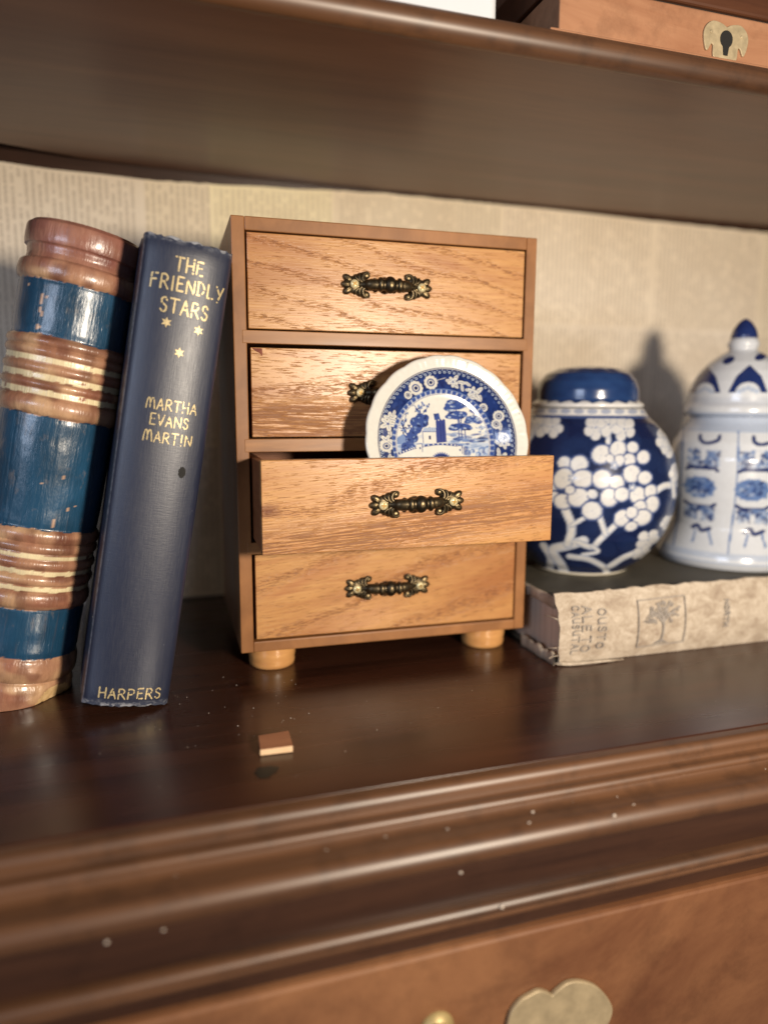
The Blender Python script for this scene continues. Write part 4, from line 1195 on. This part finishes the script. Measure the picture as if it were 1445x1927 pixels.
    back = np.cos(ang) < 0
    px = 385 + np.where(back, -sx, sx); py = 1397 - (Z + .5) * 8.6
    col = cv.sample(px.ravel(), py.ravel())
    lathe_obj('jar_body', TH, R, Z, col, jar, M['jar_glaze'])
    prof = [(24, 94.8), (27.8, 95.2), (28.2, 96.0), (27.9, 97.4), (26.4, 98.4), (25.6, 99.2), (25.6, 103), (25.4, 107), (24.2, 111.5), (21.2, 115.8), (15.5, 118.8), (7, 120.0), (.2, 120.3)]
    prof = [(r * 1.13, z - 1.8 if z > 101 else z) for r, z in prof]
    TH, R, Z = jar_mesh(prof, 240, 110)
    sc = np.abs(np.sin(TH * 11 + .5 * np.sin(TH * 2)))
    edge = (Z > 97.2 + 1.5 * sc) & (R < 33)
    nz_ = (.6 * vnoise(TH * 2.5, Z / 8, 3) + .4 * vnoise(TH * 6, Z / 3, 13))[..., None]
    blue = np.array((.009, .024, .090)) * (1 - nz_) + np.array((.020, .055, .165)) * nz_
    col = np.where(edge[..., None], blue, np.array(Wt))
    Z = Z + np.where((Z < 101.5), 0, 0) + .5 * (vnoise(TH * 4, Z / 9, 8) - .5) * (Z > 104)
    lathe_obj('jar_lid', TH, R, Z, col, jar, M['jar_glaze'])
make_ginger_jar()

def make_temple_jar():
    Wt = (.55, .57, .61); NV = (.012, .025, .11); MB_ = (.11, .18, .36); PB = (.36, .42, .54)
    JX, JY = .3445, .3630
    jar = empty('temple_jar', 'pale white and blue lidded jar with pointed navy finial, beside the round navy jar', 'jar', (JX, JY, .0351))
    rnd = random.Random(8)
    cv = Canvas(680, 80, 1000, 1360, Wt)
    # body panels
    cv.poly([(680, 560), (1680, 560), (1680, 640), (680, 640)], PB, .8)
    cv.line([(680, 640), (1680, 640)], 8, PB); cv.line([(680, 560), (1680, 560)], 10, PB)
    for x in (915, 1185, 1440): cv.curve([(x, 640), (x + 8, 800), (x + 10, 1000), (x - 5, 1290)], 9, MB_)
    for cx in (1030, 780, 1280, 1530):
        cv.curve([(cx - 25, 665), (cx - 20, 690), (cx + 10, 705), (cx + 60, 690), (cx + 70, 665)], 18, NV, .85)
        for _ in range(130): cv.ell(cx + rnd.uniform(-74, 74), rnd.uniform(745, 840), 14, 8, rnd.choice([MB_, NV, PB]), rnd.uniform(0, pi), .7)
        cv.ell(cx, 765, 14, 32, Wt); cv.line([(cx - 78, 850), (cx - 60, 838), (cx + 60, 838), (cx + 72, 850)], 18, NV)
        cv.ell(cx - 10, 945, 76, 58, MB_); 
        for _ in range(60): cv.ell(cx - 10 + rnd.uniform(-62, 62), 945 + rnd.uniform(-44, 44), 15, 9, rnd.choice([MB_, NV, PB, (.07, .13, .33)]), rnd.uniform(0, pi), .6)
        for i in range(10):
            a = 2 * pi * i / 10; cv.ell(cx - 10 + 70 * cos(a), 945 + 52 * sin(a), 14, 10, MB_)
        cv.line([(cx - 78, 1035), (cx - 50, 1050), (cx + 50, 1050), (cx + 72, 1035)], 18, NV)
        for _ in range(120): cv.ell(cx + rnd.uniform(-70, 70), rnd.uniform(1055, 1125), 13, 8, rnd.choice([MB_, NV, PB]), rnd.uniform(0, pi), .7)
        cv.ell(cx, 1105, 13, 26, Wt)
        cv.curve([(cx - 30, 1175), (cx - 5, 1160), (cx + 15, 1185), (cx + 55, 1170)], 20, NV, .9); cv.curve([(cx - 15, 1190), (cx - 25, 1250)], 10, MB_); cv.curve([(cx + 50, 1185), (cx + 70, 1250)], 10, MB_)
    cv.poly([(680, 1290), (1680, 1290), (1680, 1325), (680, 1325)], PB, .7); cv.line([(680, 1345), (1680, 1345)], 8, PB)
    # lid decoration
    for cx, w in ((1213, 92), (1010, 78), (890, 50), (1410, 78)):
        cv.poly([(cx - w, 462), (cx - w * .62, 385), (cx, 332), (cx + w * .62, 385), (cx + w, 462)], NV)
        cv.ell(cx, 462, w * .62, 48, Wt); 
        for i in range(5): cv.disc(cx + (i - 2) * w * .22, 440 + abs(i - 2) * 8, w * .12, PB)
    for x, y in ((1112, 308), (1262, 292), (985, 330), (1400, 330)): cv.ell(x, y, 30, 18, NV, -.4)
    cv.poly([(680, 484), (1680, 484), (1680, 520), (680, 520)], (.42, .45, .52), .6); cv.line([(680, 560), (1680, 560)], 10, PB)
    cv.poly([(680, 60), (1680, 60), (1680, 202), (680, 202)], NV)
    prof = [(40, 1.0), (42.8, 0), (44.6, 2), (46.4, 5), (45.6, 9), (43.2, 13.2), (40.4, 18.6), (38.2, 24.2), (38.8, 32), (40.8, 43), (42.0, 55), (41.8, 65.6), (39.4, 75), (35.0, 82), (30.8, 86.6), (29.8, 90.2), (26.5, 90.6), (26, 89)]
    prof = [(r * .92, z) for r, z in prof]
    TH, R, Z = jar_mesh(prof, 320, 220)
    ang = TH - atan2(-JY, -JX)
    def colors(R, Z):
        sn = np.sin(ang[:R.shape[0], :R.shape[1]]) * R * 8.8
        px = 1177 + np.where(np.cos(ang) < 0, -sn, sn)
        py = 640 - (Z - 81.6) * 7.95
        py = np.where(Z < 81.6, 640 + (81.6 - Z) * 9.19, py)
        return cv.sample(px.ravel(), py.ravel())
    lathe_obj('jar_body', TH, R, Z, colors(R, Z), jar, M['jar_glaze'])
    prof = [(26, 90.0), (32.0, 90.4), (33.4, 92.5), (33.2, 95.5), (31.2, 98.2), (30.9, 101), (30.4, 105), (28.2, 111), (24.6, 117), (19.6, 122.4), (13.6, 126.8), (8.6, 129.6), (8.0, 130.6), (9.2, 132.5), (9.2, 134.5), (7.8, 136.8), (8.0, 138.4), (6.8, 142.4), (4.2, 146.2), (1.6, 148.4), (.1, 148.8)]
    prof = [(r * .955, z) for r, z in prof]
    TH, R, Z = jar_mesh(prof, 320, 170); ang = TH - atan2(-JY, -JX)
    lathe_obj('jar_lid', TH, R, Z, colors(R, Z), jar, M['jar_glaze'])
make_temple_jar()

# ------------------------------------------------------------------ things on the upper shelf
SZ = .2851
def make_box():
    b = empty('keepsake_box', 'old reddish wooden box with brass keyhole plate on the upper shelf', 'box', (.1642, .2918, SZ))
    L = .215; D = .13
    mb = MB()
    prof = [(0, 0), (L, 0)]
    mb.box(0, L, 0, D, 0, .0030); mb.box(.0030, L - .003, .0028, D - .0028, .0031, .0044)
    mb.build('plinth', M['box_wood'], b, bevel=.0007)
    mb = MB(); mb.box(.0066, L - .0066, .0045, D - .0045, .0045, .0236); body = mb.build('box_body', M['box_wood'], b, bevel=.0007)
    mb = MB(); mb.box(.0052, L - .0052, .0032, D - .0032, .0244, .0400); mb.build('lid', M['box_dark'], b, bevel=.0012)
    mb = MB(); mb.box(.0080, L - .0080, .0058, D - .0058, .0236, .0244); mb.build('lid_seam', M['black'], b)
    # batwing keyhole plate
    cx, cz = .0925, .0118
    half = [(0, 4.6), (1.6, 5.6), (3.9, 5.9), (5.6, 4.4), (6.4, 2.0), (6.2, -1.0), (5.6, -3.4), (5.0, -3.6), (4.2, -1.6), (3.6, -1.8), (3.4, -5.2), (1.9, -5.9), (0, -6.1)]
    half = [(p[0] * 1.95, p[1] * 1.32) for p in half]; pts = smoothcurve(half, 3); pts = pts + [(-p[0], p[1]) for p in pts[::-1][1:-1]]
    n = len(pts); mb = MB()
    mb.add([(cx + p[0] * mm, .0035, cz + p[1] * mm) for p in pts] + [(cx + p[0] * mm, .0044, cz + p[1] * mm) for p in pts],
           [tuple(range(n)), tuple(range(2 * n - 1, n - 1, -1))] + [(i, (i + 1) % n, n + (i + 1) % n, n + i) for i in range(n)])
    for sx in (-1, 1):
        ring = [(cx + sx * 8.6 * mm + .75 * mm * cos(2 * pi * i / 10), .0031 if True else 0, cz + 3.0 * mm + .75 * mm * sin(2 * pi * i / 10)) for i in range(10)]
        mb.add(ring + [(p[0], .0036, p[2]) for p in ring], [tuple(range(10))] + [(i, (i + 1) % 10, 10 + (i + 1) % 10, 10 + i) for i in range(10)])
    e = mb.build('escutcheon', M['pale_brass'], b, bevel=.0002)
    kh = [(3.5 * cos(radians(a)), .9 + 3.7 * sin(radians(a))) for a in range(-60, 241, 15)] + [(-1.2, -6.0), (1.2, -6.0)]
    mb = MB(); n = len(kh)
    mb.add([(cx + p[0] * mm, .0033, cz + p[1] * mm) for p in kh] + [(cx + p[0] * mm, .0036, cz + p[1] * mm) for p in kh], [tuple(range(n))] + [(i, (i + 1) % n, n + (i + 1) % n, n + i) for i in range(n)])
    mb.build('keyhole', M['black'], e)
make_box()
def make_canister():
    o = empty('canister', 'white square porcelain canister on the upper shelf, cut off by the photo top', 'canister', (.1435, .2985, SZ))
    def sq(w, d, r, z, n=6):
        pts = []
        for cxs, cys, a0 in ((-r, r, -90), (-r, d - r, 0), (-w + r, d - r, 90), (-w + r, r, 180)):
            for i in range(n + 1):
                a = radians(a0 + 90 * i / n); pts.append((cxs + r * cos(a), cys + r * sin(a), z))
        return pts
    mb = MB()
    rows = []
    for inset, z in ((.0016, 0), (.0006, .0006), (0, .002), (0, .060), (.001, .066), (.004, .070), (.004, .074), (.002, .075), (.002, .078), (.005, .078), (.006, .074), (.006, .006)):
        rows.append([(p[0] - inset, p[1] + inset, p[2]) for p in sq(.066 - 2 * inset, .066 - 2 * inset, .004, z)])
    mb.grid(rows, True); n = len(rows[0]); mb.f.append(tuple(range(n))[::-1]); mb.m.append(0); mb.f.append(tuple(range((len(rows) - 1) * n, len(rows) * n))); mb.m.append(0)
    mb.build('canister_body', M['porcelain'], o, smooth=40)
    mb = MB()
    rows = [[(p[0] - i_, p[1] + i_, p[2]) for p in sq(.066 - 2 * i_, .066 - 2 * i_, .004, z)] for i_, z in ((.003, .0782), (.003, .0815), (.006, .085), (.022, .087))]
    mb.grid(rows, True); mb.f.append(tuple(range(3 * n, 4 * n))); mb.m.append(0); mb.f.append(tuple(range(n))[::-1]); mb.m.append(0)
    lid = mb.build('canister_lid', M['porcelain'], o, smooth=40)
make_canister()

# ------------------------------------------------------------------ wood chip and dust
mb = MB()
mb.add([(-.0006, .0006, 0), (.0118, 0, 0), (.0125, .0135, 0), (.0006, .0132, 0), (-.0006, .0006, .0024), (.0118, 0, .0026), (.0125, .0135, .0025), (.0004, .0131, .0023)],
       [(0, 3, 2, 1), (4, 5, 6, 7), (1, 2, 6, 5), (2, 3, 7, 6), (3, 0, 4, 7)], 0)
mb.add([(-.0006, .0006, 0), (.0118, 0, 0), (.0118, 0, .0026), (-.0006, .0006, .0024)], [(0, 1, 2, 3)], 1)
chip = mb.build('wood_chip', [M['chip'], M['chip_end']], None, weld=True, bevel=.00025)
tag(chip, 'small square brown wood chip with pale front edge lying on the dark shelf', 'wood chip')
chip.location = (.0336, .2563, .0002)

rnd = random.Random(21)
mb = MB()
spots = [(.0118, .3389), (.0269, .3413), (.0348, .2933), (.0514, .2726), (.05, .2865), (.0041, .3248), (.0207, .3262), (.0856, .2941), (.0479, .3116), (.032, .3294), (.0541, .3262), (-.0472, .2893), (.0647, .2512)]
spots += [(rnd.uniform(-.005, .06), rnd.uniform(.27, .335)) for _ in range(22)] + [(rnd.uniform(-.07, .3), rnd.uniform(.228, .33)) for _ in range(18)]
for x, y in spots:
    r = rnd.choice([.00009, .00011, .00014, .0002])
    mb.ellipsoid((x, y, r * .6), (r * rnd.uniform(1, 2.2), r, r * .7), rnd.uniform(0, pi), 6, 4)
for x, y, z, r in [(.1225, .2098, -.0112, .0005), (.1500, .2008, -.0122, .0006), (-.0035, .2060, -.0250, .0004), (-.0195, .2060, -.0252, .0005), (.0935, .2060, -.0262, .0005), (.1600, .2035, -.0114, .0004), (.118, .2042, -.0112, .0004), (.17, .2064, -.0118, .0003), (.107, .2012, -.0388, .0006)] + [(rnd.uniform(-.04, .24), rnd.uniform(.2085, .2125), -.0111, rnd.uniform(.00015, .0003)) for _ in range(9)]:
    mb.ellipsoid((x, y, z), (r * 1.3, r, r), 0, 7, 5)
dust = mb.build('dust', simple('pale_dust', (.46, .39, .33), .8, 0, 500, .2), None, smooth=180)
dust['kind'] = 'stuff'
dust['label'] = 'pale specks of dust scattered on the dark shelf and moulding'
dust['category'] = 'dust'
